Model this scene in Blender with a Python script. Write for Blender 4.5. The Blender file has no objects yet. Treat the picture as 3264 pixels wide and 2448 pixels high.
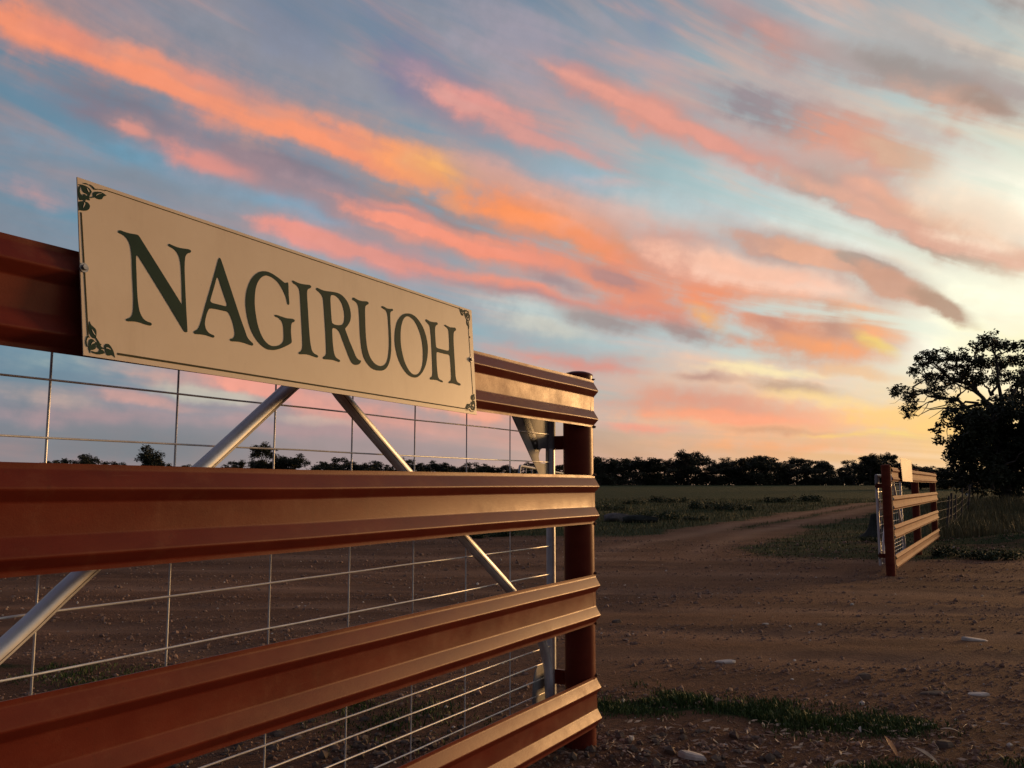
import bpy, bmesh, math, random
from math import radians, sin, cos, pi, atan2, sqrt, exp
from mathutils import Vector, Matrix, noise
from mathutils.geometry import tessellate_polygon

random.seed(7)
scene = bpy.context.scene
COL = scene.collection

# ------------------------------------------------------------------ camera
EYE = 1.30
cam_d = bpy.data.cameras.new('camera')
cam_d.sensor_width = 36.0
cam_d.lens = 36.0 * 2770 / 3264
cam_d.clip_start = 0.05
cam_d.clip_end = 9000
cam = bpy.data.objects.new('camera', cam_d)
cam.location = (0, 0, EYE)
cam.rotation_euler = (radians(90 + 6.63), 0, 0)
COL.objects.link(cam)
scene.camera = cam

# ------------------------------------------------------------------ exposure
vs = scene.view_settings
scene.display_settings.display_device = 'sRGB'
vs.view_transform = 'Standard'
vs.look = 'None'
vs.exposure = 0.0
vs.gamma = 1.0
vs.use_curve_mapping = False

# ------------------------------------------------------------------ sky
# Dusk sky: Nishita sky with the sun just up, a glow round the sunset point, and long cloud
# streaks lit from below.  Streaks are given as directions in the sky:
# azimuth, elevation, slope, half length, half width (degrees), colour, cover, softness.
SUN_AZ, SUN_EL = 50.0, 4.5       # light of the sunset glow (lamp)
GLOW_AZ, GLOW_EL = 54.0, 6.5     # brightest part of the sky
STREAKS = [
 (40.03,24.23,-38.7,11.59,8.55,0.209,0.188,0.202,0.92,1),
 (38.54,19.58,-39.1,12.11,6.72,0.246,0.216,0.216,0.92,1),
 (39.67,15.07,-34.4,11.55,4.88,0.352,0.254,0.223,0.88,1),
 (43.05,11.53,-31.8,8.93,3.66,0.527,0.352,0.262,0.8,1),
 (-17.42,23.91,-12.9,15.23,4.88,0.266,0.266,0.314,0.65,1),
 (-5.46,25.63,-34.7,9.78,3.36,0.15,0.181,0.305,0.75,1),
 (-14.67,28.57,-5.7,4.99,3.66,0.181,0.216,0.305,0.5,1),
 (4.18,19.98,-17.2,7.13,2.44,0.305,0.468,0.578,0.7,1),
 (-1.31,21.26,-17.1,8.32,2.75,0.352,0.328,0.352,0.55,1),
 (1.37,27.82,-17.7,9.14,3.97,0.366,0.314,0.381,0.55,1),
 (9.35,28.04,-22.0,4.56,3.36,0.305,0.305,0.376,0.5,1),
 (9.56,28.96,-16.5,2.44,1.83,0.205,0.283,0.392,0.7,1),
 (9.24,17.21,-19.5,6.79,3.05,0.445,0.631,0.658,0.7,1),
 (14.95,21.12,-27.5,4.92,2.75,0.445,0.578,0.631,0.5,1),
 (25.27,26.26,-32.5,6.2,5.49,0.413,0.402,0.392,0.75,1),
 (-22.94,21.43,-8.6,12.11,3.05,0.162,0.238,0.342,0.6,1),
 (-15.86,19.77,-16.4,15.56,3.17,0.195,0.223,0.296,0.7,1),
 (29.09,23.79,-28.2,5.73,3.66,0.381,0.361,0.352,0.7,1),
 (19.69,24.74,-22.6,6.18,3.05,0.434,0.413,0.434,0.55,1),
 (28.51,14.27,-24.4,5.49,2.44,0.855,0.871,0.73,0.7,1),
 (21.35,16.04,-18.7,6.75,2.08,0.761,0.839,0.761,0.7,1),
 (-24.73,19.36,-6.0,9.35,2.2,0.15,0.352,0.491,0.85,1),
 (-16.26,17.42,-5.4,7.55,1.47,0.195,0.381,0.515,0.75,1),
 (-11.52,14.72,-13.2,7.16,1.83,0.314,0.445,0.527,0.6,1),
 (15.42,28.09,-25.0,7.09,2.49,0.413,0.279,0.287,0.8,0.8),
 (18.08,26.65,-21.0,5.02,2.56,0.418,0.287,0.279,0.55,1),
 (17.98,26.68,-24.1,3.63,1.44,0.624,0.314,0.262,0.65,0.9),
 (22.3,24.36,-25.3,6.68,2.77,0.413,0.332,0.314,0.7,0.9),
 (27.07,23.17,-28.4,7.65,1.78,0.287,0.254,0.238,0.7,0.8),
 (29.96,26.28,-32.3,3.8,2.41,0.254,0.216,0.209,0.65,0.9),
 (28.48,21.15,-25.7,6.91,3.42,0.44,0.323,0.296,0.55,1),
 (28.43,21.17,-27.6,5.73,1.89,0.687,0.402,0.296,0.85,0.8),
 (30.0,21.39,-33.0,3.58,0.95,0.342,0.246,0.202,0.7,0.8),
 (17.61,22.7,-24.9,9.16,2.96,0.296,0.238,0.262,0.85,0.8),
 (11.45,24.7,-25.3,4.11,1.83,0.491,0.352,0.352,0.5,1),
 (22.18,20.55,-19.4,7.74,4.49,0.468,0.301,0.266,0.55,1),
 (22.12,20.58,-20.6,6.44,2.49,0.761,0.342,0.235,0.85,0.8),
 (24.97,19.54,-27.0,3.9,1.68,0.61,0.445,0.314,0.6,0.9),
 (18.88,19.88,-18.8,6.84,1.83,0.631,0.468,0.423,0.6,1),
 (25.86,21.11,-28.8,3.13,1.34,0.552,0.515,0.479,0.6,1),
 (-5.78,26.1,-24.6,4.06,1.59,0.515,0.305,0.342,0.5,1),
 (-0.53,23.58,-18.0,8.63,2.78,0.468,0.287,0.279,0.55,1),
 (-0.69,23.62,-20.6,7.16,1.52,0.761,0.314,0.266,0.85,0.7),
 (6.58,21.24,-22.5,3.89,1.2,0.491,0.342,0.352,0.6,0.9),
 (7.02,19.72,-6.6,3.83,0.61,0.73,0.434,0.392,0.5,1),
 (4.89,25.66,-19.7,5.02,2.78,0.418,0.275,0.279,0.55,1),
 (4.75,25.68,-24.8,3.55,1.52,0.631,0.287,0.262,0.8,0.7),
 (9.67,23.35,-22.7,7.0,3.21,0.497,0.287,0.262,0.55,1),
 (9.54,23.38,-26.2,5.58,1.72,0.855,0.314,0.227,0.9,0.6),
 (15.78,20.69,-24.3,6.05,2.07,0.658,0.371,0.323,0.95,0.6),
 (20.4,18.49,-23.0,5.85,1.95,0.539,0.392,0.342,0.95,0.6),
 (23.83,17.14,-23.5,6.33,2.35,0.497,0.337,0.296,0.55,1),
 (23.75,17.15,-26.0,5.09,1.26,0.855,0.434,0.301,0.9,0.6),
 (27.89,14.31,-30.0,8.02,2.78,0.509,0.352,0.287,0.55,1),
 (27.85,14.31,-32.6,6.9,1.47,0.888,0.468,0.283,0.95,0.5),
 (27.23,13.99,-31.6,6.71,0.7,0.305,0.287,0.231,0.65,0.7),
 (19.53,18.61,-22.1,2.03,1.18,0.402,0.352,0.314,0.6,0.8),
 (11.18,22.76,-23.0,14.42,1.71,0.468,0.296,0.275,0.55,1),
 (11.1,22.82,-24.4,13.04,0.84,0.776,0.332,0.258,0.85,0.4),
 (24.29,15.92,-27.0,13.31,1.5,0.468,0.328,0.296,0.55,1),
 (24.29,15.93,-28.4,12.13,0.74,0.761,0.413,0.301,0.85,0.4),
 (1.94,22.54,-21.2,11.49,0.62,0.672,0.332,0.296,0.75,0.5),
 (28.37,15.75,-31.0,5.45,2.44,0.922,0.73,0.552,0.7,1),
 (-25.88,23.02,-10.2,6.91,1.66,0.209,0.195,0.238,0.75,0.8),
 (-16.39,20.73,-12.5,7.79,1.3,0.188,0.216,0.287,0.7,0.8),
 (-5.16,18.1,-15.8,10.57,1.28,0.254,0.231,0.254,0.8,0.7),
 (-30.5,25.32,-4.9,4.83,3.85,0.527,0.275,0.22,0.55,1),
 (-30.67,25.31,-8.4,3.7,1.88,0.956,0.287,0.147,0.95,0.35),
 (-27.62,24.9,-7.7,4.94,3.21,0.503,0.266,0.231,0.55,1),
 (-27.79,24.89,-11.7,3.76,1.57,0.871,0.262,0.165,0.9,0.35),
 (-23.52,24.45,-8.9,5.09,3.42,0.527,0.287,0.238,0.55,1),
 (-23.7,24.45,-12.9,3.83,1.67,0.956,0.314,0.178,0.95,0.35),
 (-20.0,23.59,-12.8,5.99,3.85,0.515,0.279,0.242,0.55,1),
 (-20.18,23.6,-16.9,4.69,1.88,0.905,0.296,0.191,0.95,0.35),
 (-14.85,22.34,-11.4,7.27,3.42,0.527,0.296,0.242,0.55,1),
 (-15.04,22.36,-13.9,5.88,1.67,0.956,0.332,0.191,0.95,0.35),
 (-10.32,21.39,-13.2,7.11,3.21,0.521,0.287,0.238,0.55,1),
 (-10.5,21.41,-16.0,5.68,1.57,0.922,0.314,0.184,0.95,0.35),
 (-17.76,23.8,-7.4,4.41,1.56,0.552,0.287,0.262,0.5,0.9),
 (-24.57,24.1,-8.9,13.02,1.82,0.527,0.283,0.231,0.55,1),
 (-24.83,24.13,-10.2,11.78,0.88,0.956,0.305,0.165,0.85,0.3),
 (-10.04,20.54,-15.0,16.53,1.92,0.533,0.287,0.231,0.55,1),
 (-10.25,20.61,-16.1,15.14,0.93,0.965,0.314,0.165,0.88,0.3),
 (-5.67,20.04,-15.4,7.74,4.06,0.539,0.309,0.22,0.55,1),
 (-5.84,20.07,-18.0,6.28,2.01,0.991,0.361,0.147,0.95,0.4),
 (-1.31,20.14,-19.4,7.5,2.08,0.761,0.381,0.301,0.6,1),
 (-4.76,20.25,-14.9,4.21,2.14,0.546,0.352,0.216,0.55,1),
 (-4.92,20.26,-20.5,2.75,1.2,1.0,0.468,0.141,0.75,0.9),
 (0.88,17.61,-19.4,7.45,3.63,0.546,0.283,0.205,0.55,1),
 (0.74,17.64,-22.7,6.01,1.79,1.0,0.305,0.12,0.95,0.4),
 (5.85,15.72,-19.3,6.44,2.78,0.546,0.292,0.191,0.55,1),
 (5.71,15.74,-22.7,5.0,1.47,1.0,0.323,0.1,0.95,0.5),
 (2.37,16.9,-19.7,12.34,1.92,0.546,0.287,0.205,0.55,1),
 (2.24,16.94,-21.5,10.91,0.94,1.0,0.314,0.12,0.9,0.35),
 (6.6,17.57,-17.6,8.78,2.44,0.761,0.392,0.301,0.6,1),
 (11.22,15.25,-17.9,3.84,1.83,0.745,0.371,0.275,0.6,1),
 (-25.46,22.3,-11.6,6.8,0.71,0.188,0.188,0.238,0.6,0.8),
 (-15.51,20.13,-13.1,7.45,0.65,0.202,0.202,0.254,0.65,0.8),
 (-4.55,17.27,-16.7,8.86,0.65,0.246,0.216,0.238,0.7,0.8),
 (-25.02,21.13,-10.7,6.25,1.54,0.246,0.181,0.216,0.75,0.8),
 (-24.57,20.79,-6.0,2.59,1.39,0.468,0.283,0.27,0.55,1),
 (-24.72,20.78,-13.6,1.35,0.73,0.761,0.305,0.242,0.8,0.5),
 (-19.75,19.78,-7.6,6.11,2.14,0.468,0.275,0.266,0.55,1),
 (-19.93,19.79,-9.7,4.78,1.15,0.761,0.287,0.235,0.85,0.6),
 (-16.58,20.08,-14.2,5.57,1.44,0.305,0.216,0.246,0.7,0.9),
 (-12.18,18.14,-9.1,7.89,1.3,0.352,0.246,0.27,0.75,0.8),
 (-6.71,16.92,-12.0,6.9,2.78,0.515,0.279,0.246,0.55,1),
 (-6.88,16.94,-14.0,5.44,1.47,0.905,0.296,0.198,0.92,0.5),
 (-0.36,15.32,-12.7,8.04,2.78,0.527,0.283,0.238,0.55,1),
 (-0.51,15.34,-14.1,6.57,1.47,0.956,0.305,0.178,0.92,0.5),
 (-8.58,17.38,-11.9,5.57,0.96,0.305,0.231,0.27,0.6,0.9),
 (-24.33,18.27,-7.5,6.54,1.54,0.231,0.246,0.287,0.75,0.8),
 (-18.05,17.03,-9.8,5.14,1.44,0.27,0.27,0.305,0.7,0.9),
 (-29.51,16.78,-5.7,3.81,1.18,0.565,0.314,0.305,0.75,0.8),
 (-13.34,15.76,-10.2,6.18,1.92,0.491,0.279,0.266,0.55,1),
 (-13.52,15.78,-12.4,4.78,1.03,0.839,0.296,0.235,0.85,0.6),
 (-7.42,14.56,-10.8,8.29,2.14,0.413,0.275,0.283,0.55,1),
 (-7.6,14.58,-12.1,6.84,1.17,0.604,0.287,0.27,0.85,0.7),
 (0.87,12.8,-13.0,8.86,1.92,0.503,0.279,0.246,0.55,1),
 (0.73,12.82,-14.2,7.4,1.02,0.871,0.296,0.198,0.9,0.5),
 (0.43,12.59,-10.9,6.02,0.71,0.305,0.262,0.296,0.7,0.8),
 (9.24,11.12,-13.5,7.97,1.92,0.503,0.266,0.231,0.55,1),
 (9.12,11.14,-14.6,6.55,1.02,0.871,0.262,0.165,0.9,0.5),
 (1.81,11.44,-10.4,7.05,1.22,0.552,0.644,0.617,0.75,1),
 (2.12,10.24,-9.3,5.31,1.1,0.617,0.604,0.515,0.7,1),
 (-2.51,15.73,-13.5,13.66,1.39,0.521,0.283,0.246,0.55,1),
 (-2.67,15.77,-14.5,12.22,0.68,0.922,0.305,0.198,0.85,0.35),
 (8.26,12.57,-20.7,11.37,1.6,0.521,0.279,0.235,0.55,1),
 (8.16,12.59,-22.5,9.98,0.79,0.922,0.296,0.171,0.85,0.35),
 (-9.05,14.87,-12.1,10.59,0.56,0.761,0.296,0.235,0.75,0.5),
 (7.64,13.45,-22.3,7.36,4.27,0.521,0.283,0.231,0.55,1),
 (7.51,13.47,-25.7,5.96,2.3,0.939,0.305,0.165,0.92,0.6),
 (13.83,12.17,-22.2,8.28,5.34,0.521,0.287,0.227,0.55,1),
 (13.73,12.19,-24.8,6.94,2.92,0.939,0.314,0.159,0.95,0.7),
 (18.31,10.06,-21.9,7.85,4.7,0.527,0.305,0.231,0.55,1),
 (18.24,10.07,-24.2,6.56,2.61,0.956,0.352,0.165,0.9,0.8),
 (6.93,13.64,-22.2,4.04,1.17,0.381,0.246,0.246,0.8,0.7),
 (2.77,13.5,-19.1,2.9,0.82,0.352,0.254,0.27,0.75,0.7),
 (11.02,14.66,-18.3,5.78,2.56,0.497,0.309,0.275,0.55,1),
 (10.89,14.68,-21.4,4.36,1.44,0.855,0.371,0.25,0.7,0.9),
 (17.35,10.22,-20.5,3.44,1.3,0.479,0.262,0.223,0.75,0.8),
 (13.2,10.72,-29.9,2.27,1.22,1.0,0.515,0.138,0.75,1),
 (13.77,9.84,-23.0,1.71,0.72,0.973,0.434,0.114,0.7,0.9),
 (22.43,9.9,-13.4,4.68,2.78,0.527,0.337,0.25,0.55,1),
 (22.34,9.91,-14.3,3.41,1.52,0.956,0.434,0.205,0.9,0.7),
 (20.82,9.83,-19.7,2.32,1.71,0.392,0.275,0.254,0.55,1),
 (20.7,9.84,-31.0,1.05,0.95,0.552,0.287,0.209,0.6,0.8),
 (22.83,8.39,-28.9,1.69,0.85,1.0,0.73,0.15,0.75,1),
 (19.69,8.38,-11.6,6.21,1.92,0.533,0.314,0.227,0.55,1),
 (19.6,8.39,-12.1,4.91,1.07,0.973,0.381,0.159,0.85,0.8),
 (5.96,10.7,-14.2,5.14,1.17,0.342,0.279,0.27,0.85,0.7),
 (12.24,9.56,-13.4,5.33,1.05,0.371,0.27,0.254,0.85,0.7),
 (16.12,8.65,-11.3,5.3,1.5,0.521,0.305,0.235,0.55,1),
 (16.01,8.66,-12.0,3.94,0.83,0.939,0.352,0.171,0.85,0.8),
 (30.09,9.52,-28.9,8.03,3.66,1.0,1.0,0.776,0.92,1),
 (30.89,7.32,-28.9,5.98,2.81,1.0,0.922,0.552,0.85,1),
 (27.49,4.31,-20.1,7.17,2.81,1.0,0.672,0.223,0.7,1),
 (15.91,13.4,-16.1,10.46,1.71,0.956,0.617,0.468,0.75,1),
 (15.95,13.58,-16.4,6.68,0.72,0.905,0.491,0.342,0.6,0.9),
 (16.63,15.22,-16.7,5.06,1.6,0.418,0.305,0.283,0.55,1),
 (16.52,15.24,-18.9,3.69,0.79,0.617,0.352,0.27,0.92,0.35),
 (19.91,14.12,-19.4,6.49,1.82,0.468,0.323,0.279,0.55,1),
 (19.83,14.13,-21.4,5.18,0.89,0.761,0.402,0.266,0.92,0.35),
 (22.83,13.34,-24.8,3.12,0.68,0.392,0.314,0.254,0.85,0.35),
 (24.3,12.17,-24.8,4.94,2.03,0.418,0.301,0.266,0.55,1),
 (24.21,12.17,-28.9,3.74,0.99,0.617,0.342,0.238,0.92,0.35),
 (27.07,10.67,-33.5,2.73,0.9,0.468,0.296,0.209,0.92,0.4),
 (14.35,6.49,-5.7,13.98,2.44,0.956,0.552,0.314,0.55,1),
 (15.51,3.86,-6.1,15.61,2.81,0.956,0.445,0.212,0.75,1),
 (13.13,5.17,-8.8,9.9,1.34,0.807,0.371,0.258,0.6,1),
 (24.7,3.55,-15.8,6.14,2.08,1.0,0.617,0.188,0.7,1),
 (1.8,8.5,-6.8,6.94,1.6,0.485,0.287,0.27,0.55,1),
 (1.65,8.51,-6.7,5.48,0.87,0.823,0.314,0.242,0.85,0.7),
 (5.76,7.85,-9.2,6.07,1.5,0.468,0.283,0.27,0.55,1),
 (5.63,7.86,-9.8,4.62,0.82,0.761,0.305,0.242,0.85,0.7),
 (12.65,6.71,-5.9,3.39,0.52,0.491,0.287,0.238,0.8,0.6),
 (18.01,5.91,-9.7,4.38,0.64,0.491,0.332,0.231,0.7,0.7),
 (15.89,6.97,-5.3,6.19,0.54,1.0,0.855,0.468,0.7,0.9),
 (21.85,6.71,-8.5,3.8,0.54,0.871,0.515,0.262,0.6,0.9),
 (19.48,5.23,-8.8,4.84,0.61,1.0,0.73,0.305,0.6,1),
 (11.04,5.43,-6.4,8.24,1.71,0.491,0.305,0.262,0.55,1),
 (10.93,5.43,-6.2,6.84,0.96,0.839,0.352,0.227,0.7,0.9),
 (13.2,4.35,-5.4,7.88,0.72,0.973,0.371,0.205,0.75,0.9),
 (8.29,3.68,-6.3,4.08,0.6,0.956,0.332,0.227,0.7,0.9),
 (16.95,3.41,-3.5,4.56,0.36,0.578,0.305,0.188,0.5,0.9),
 (21.03,2.93,-3.3,3.97,0.31,1.0,0.672,0.181,0.7,1),
 (23.66,2.96,-5.2,2.79,0.31,1.0,0.745,0.202,0.6,1),
 (15.14,2.5,-2.1,10.54,0.73,0.905,0.402,0.171,0.6,1),
 (-27.03,7.22,-3.0,6.34,1.59,0.503,0.578,0.479,0.8,1),
 (-23.39,6.8,-6.7,6.24,0.83,0.617,0.371,0.314,0.8,0.8),
 (-16.06,6.16,-11.2,6.91,1.71,0.503,0.301,0.275,0.55,1),
 (-16.24,6.17,-12.7,5.56,0.95,0.871,0.342,0.25,0.85,0.8),
 (-19.83,5.7,-8.3,4.88,0.72,0.552,0.515,0.413,0.7,0.9),
 (-28.22,5.26,-10.8,4.67,0.96,0.552,0.392,0.332,0.7,0.9),
 (-23.27,5.29,-9.2,4.31,0.72,0.658,0.352,0.296,0.7,0.9),
 (-25.8,4.06,-2.8,7.76,1.08,0.413,0.279,0.287,0.75,0.9),
 (-9.32,4.52,-9.2,9.22,2.35,0.468,0.305,0.283,0.55,1),
 (-9.5,4.53,-9.8,7.81,1.32,0.776,0.352,0.275,0.8,0.9),
 (-2.17,4.98,-10.9,7.82,2.56,0.527,0.319,0.275,0.55,1),
 (-2.32,4.99,-12.0,6.37,1.44,0.956,0.392,0.25,0.85,0.9),
 (-12.77,4.21,-6.3,4.79,0.54,0.578,0.434,0.361,0.6,0.9),
 (-13.45,3.5,-3.2,9.8,0.96,0.434,0.287,0.287,0.75,0.9),
 (-0.79,3.25,-6.3,7.49,1.08,0.617,0.342,0.287,0.75,0.9),
 (-23.14,2.13,0.0,11.78,2.08,0.195,0.216,0.238,0.85,1),
 (-8.26,2.14,-1.5,13.06,1.34,0.342,0.27,0.27,0.7,1),
]


world = bpy.data.worlds.new('World')
scene.world = world
world.use_nodes = True
NT = world.node_tree
NT.nodes.clear()
WN, WL = NT.nodes, NT.links

def wn(kind, **kw):
    n = WN.new(kind)
    for k, v in kw.items():
        setattr(n, k, v)
    return n

def wset(node, idx, val):
    if isinstance(val, bpy.types.NodeSocket):
        WL.new(val, node.inputs[idx])
    else:
        node.inputs[idx].default_value = val

def wmath(op, a, b=None, c=None, clamp=False):
    n = wn('ShaderNodeMath', operation=op)
    n.use_clamp = clamp
    wset(n, 0, a)
    if b is not None: wset(n, 1, b)
    if c is not None: wset(n, 2, c)
    return n.outputs[0]

def wrange(v, a, b, c=0.0, d=1.0, kind='SMOOTHSTEP'):
    n = wn('ShaderNodeMapRange', interpolation_type=kind)
    n.clamp = True
    wset(n, 0, v)
    for i, x in enumerate((a, b, c, d)):
        n.inputs[1 + i].default_value = x
    return n.outputs[0]

def wmix(f, a, b):
    n = wn('ShaderNodeMix', data_type='RGBA')
    wset(n, 0, f)
    for i, v in ((6, a), (7, b)):
        if isinstance(v, tuple): v = tuple(v[:3]) + (1.0,)
        wset(n, i, v)
    return n.outputs[2]

def wramp(v, stops):
    n = wn('ShaderNodeValToRGB')
    els = n.color_ramp.elements
    while len(els) < len(stops):
        els.new(0.5)
    for e, (pos, c) in zip(els, stops):
        e.position = pos
        e.color = (c[0], c[1], c[2], 1)
    wset(n, 0, v)
    return n.outputs[0]

def build_world():
    tc = wn('ShaderNodeTexCoord').outputs['Generated']
    nrm = wn('ShaderNodeVectorMath', operation='NORMALIZE'); WL.new(tc, nrm.inputs[0])
    sep = wn('ShaderNodeSeparateXYZ'); WL.new(nrm.outputs[0], sep.inputs[0])
    x, y, z = sep.outputs
    el = wmath('MULTIPLY', wmath('ARCSINE', z), 57.29578)
    az = wmath('MULTIPLY', wmath('ARCTAN2', x, y), 57.29578)
    # angle from the sunset glow
    # (flattened: the glow spreads along the horizon)
    ga_ = wmath('SUBTRACT', az, GLOW_AZ)
    ge_ = wmath('MULTIPLY', wmath('SUBTRACT', el, GLOW_EL), 1.6)
    gam = wmath('MULTIPLY', wmath('SQRT', wmath('ADD', wmath('MULTIPLY', ga_, ga_), wmath('MULTIPLY', ge_, ge_))), 1 / 180, clamp=True)
    D = lambda d: d / 180.0
    clear = wramp(gam, [(D(0), (0.5500, 0.4000, 0.1875)), (D(12), (0.3500, 0.2750, 0.1500)), (D(23), (0.1525, 0.1525, 0.1187)), (D(32), (0.1100, 0.1175, 0.1000)), (D(41), (0.0775, 0.0963, 0.0938)), (D(50), (0.0525, 0.0750, 0.0788)), (D(60), (0.0375, 0.0575, 0.0688)), (D(72), (0.0262, 0.0450, 0.0600)), (D(88), (0.0200, 0.0387, 0.0525)), (D(118), (0.0100, 0.0169, 0.0262)), (1, (0.0050, 0.0075, 0.0138))])
    dbl = wn('ShaderNodeVectorMath', operation='SCALE'); WL.new(clear, dbl.inputs[0]); dbl.inputs[3].default_value = 8.0
    high = wrange(el, 14, 40, 0, .65)
    sky = wmix(high, dbl.outputs[0], (.17, .185, .29))
    # keep the glow bright where it is high up
    horizon = wramp(gam, [(D(0), (0.5500, 0.2875, 0.0775)), (D(12), (0.3375, 0.1812, 0.0525)), (D(25), (0.1288, 0.0750, 0.0262)), (D(39), (0.1125, 0.0625, 0.0312)), (D(54), (0.0800, 0.0475, 0.0350)), (D(69), (0.0500, 0.0362, 0.0338)), (D(84), (0.0275, 0.0275, 0.0300)), (D(121), (0.0125, 0.0138, 0.0187)), (1, (0.0063, 0.0075, 0.0125))])
    dbh = wn('ShaderNodeVectorMath', operation='SCALE'); WL.new(horizon, dbh.inputs[0]); dbh.inputs[3].default_value = 8.0
    sky = wmix(wrange(el, 1.0, 9.5, .95, 0.0), sky, dbh.outputs[0])
    # physical sky underneath
    ns = wn('ShaderNodeTexSky', sky_type='NISHITA')
    ns.sun_disc = False
    ns.sun_elevation = radians(3.0)
    ns.sun_rotation = radians(SUN_AZ)
    ns.altitude = 200
    nsc = wn('ShaderNodeVectorMath', operation='SCALE'); WL.new(ns.outputs[0], nsc.inputs[0]); nsc.inputs[3].default_value = 0.05
    sky = wmix(.12, sky, nsc.outputs[0])

    # ---- cloud texture, drawn out along lines that run to the sunset
    vx, vy = 76.0, -4.0
    dx = wmath('SUBTRACT', vx, az)
    dy = wmath('SUBTRACT', el, vy)
    th = wmath('ARCTAN2', dy, wmath('ABSOLUTE', dx))
    rr = wmath('LOGARITHM', wmath('ADD', wmath('SQRT', wmath('ADD', wmath('MULTIPLY', dx, dx), wmath('MULTIPLY', dy, dy))), 4.0), 2.71828)
    cv = wn('ShaderNodeCombineXYZ')
    WL.new(wmath('MULTIPLY', rr, 3.2), cv.inputs[0]); WL.new(wmath('MULTIPLY', th, 22.0), cv.inputs[1])
    n1 = wn('ShaderNodeTexNoise', noise_dimensions='2D')
    WL.new(cv.outputs[0], n1.inputs['Vector'])
    n1.inputs['Scale'].default_value = 1.0; n1.inputs['Detail'].default_value = 6; n1.inputs['Roughness'].default_value = .52; n1.inputs['Distortion'].default_value = .6
    ae = wn('ShaderNodeCombineXYZ'); WL.new(az, ae.inputs[0]); WL.new(el, ae.inputs[1])
    # puffs, a little longer along the streaks than across
    rot = wn('ShaderNodeMapping'); WL.new(ae.outputs[0], rot.inputs[0])
    rot.inputs[2].default_value = (0, 0, radians(22)); rot.inputs[3].default_value = (.24, .5, 1)
    n2 = wn('ShaderNodeTexNoise', noise_dimensions='2D')
    WL.new(rot.outputs[0], n2.inputs['Vector'])
    n2.inputs['Scale'].default_value = 1.0; n2.inputs['Detail'].default_value = 5; n2.inputs['Roughness'].default_value = .5
    n3 = wn('ShaderNodeTexNoise', noise_dimensions='2D')
    WL.new(ae.outputs[0], n3.inputs['Vector'])
    n3.inputs['Scale'].default_value = .14; n3.inputs['Detail'].default_value = 2
    mod = wmath('ADD', wmath('MULTIPLY_ADD', n1.outputs[0], 3.2, -1.05), wmath('MULTIPLY', n2.outputs[0], .9))
    rot5 = wn('ShaderNodeMapping'); WL.new(ae.outputs[0], rot5.inputs[0])
    rot5.inputs[2].default_value = (0, 0, radians(24)); rot5.inputs[3].default_value = (.75, .75, 1)
    n5 = wn('ShaderNodeTexNoise', noise_dimensions='2D')
    WL.new(rot5.outputs[0], n5.inputs['Vector'])
    n5.inputs['Scale'].default_value = 1.0; n5.inputs['Detail'].default_value = 4; n5.inputs['Roughness'].default_value = .55; n5.inputs['Distortion'].default_value = 0
    mod = wmath('MULTIPLY', mod, wmath('MULTIPLY_ADD', n5.outputs[0], 1.0, .5))
    # bend the streaks a little
    wv = wn('ShaderNodeVectorMath', operation='SUBTRACT'); WL.new(n2.outputs['Color'], wv.inputs[0]); wv.inputs[1].default_value = (.5, .5, .5)
    ws = wn('ShaderNodeVectorMath', operation='MULTIPLY'); WL.new(wv.outputs[0], ws.inputs[0]); ws.inputs[1].default_value = (1.6, .8, 0)
    wv3 = wn('ShaderNodeVectorMath', operation='SUBTRACT'); WL.new(n3.outputs['Color'], wv3.inputs[0]); wv3.inputs[1].default_value = (.5, .5, .5)
    ws3 = wn('ShaderNodeVectorMath', operation='MULTIPLY'); WL.new(wv3.outputs[0], ws3.inputs[0]); ws3.inputs[1].default_value = (1.6, 1.4, 0)
    pa = wn('ShaderNodeVectorMath', operation='ADD'); WL.new(ae.outputs[0], pa.inputs[0]); WL.new(ws.outputs[0], pa.inputs[1])
    pb = wn('ShaderNodeVectorMath', operation='ADD'); WL.new(pa.outputs[0], pb.inputs[0]); WL.new(ws3.outputs[0], pb.inputs[1])
    wv5 = wn('ShaderNodeVectorMath', operation='SUBTRACT'); WL.new(n5.outputs['Color'], wv5.inputs[0]); wv5.inputs[1].default_value = (.5, .5, .5)
    ws5 = wn('ShaderNodeVectorMath', operation='MULTIPLY'); WL.new(wv5.outputs[0], ws5.inputs[0]); ws5.inputs[1].default_value = (.5, .45, 0)
    pc = wn('ShaderNodeVectorMath', operation='ADD'); WL.new(pb.outputs[0], pc.inputs[0]); WL.new(ws5.outputs[0], pc.inputs[1])
    pos = pc.outputs[0]
    # thin cloud all over: grey-mauve, then pink
    veilc = wramp(gam, [(0, (2.4, 1.6, .8)), (D(28), (.97, .93, .76)), (D(42), (.56, .54, .53)), (D(59), (.36, .32, .34)), (D(84), (.24, .24, .28)), (D(124), (.10, .10, .13)), (1, (.05, .05, .075))])
    veil = wmath('MULTIPLY', wrange(n1.outputs[0], .30, .66, 0, .78), wrange(el, 1, 7, .4, 1))
    sky = wmix(veil, sky, veilc)
    off = wn('ShaderNodeVectorMath', operation='ADD'); WL.new(cv.outputs[0], off.inputs[0]); off.inputs[1].default_value = (17.3, 5.7, 0)
    n4 = wn('ShaderNodeTexNoise', noise_dimensions='2D')
    WL.new(off.outputs[0], n4.inputs['Vector'])
    n4.inputs['Scale'].default_value = 1.15; n4.inputs['Detail'].default_value = 5; n4.inputs['Roughness'].default_value = .55; n4.inputs['Distortion'].default_value = .3
    pinkc = wramp(gam, [(0, (2.6, 1.5, .6)), (D(28), (1.0, .82, .58)), (D(42), (.80, .54, .43)), (D(59), (.74, .36, .28)), (D(84), (.50, .30, .28)), (D(124), (.15, .11, .13)), (1, (.06, .055, .08))])
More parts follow.
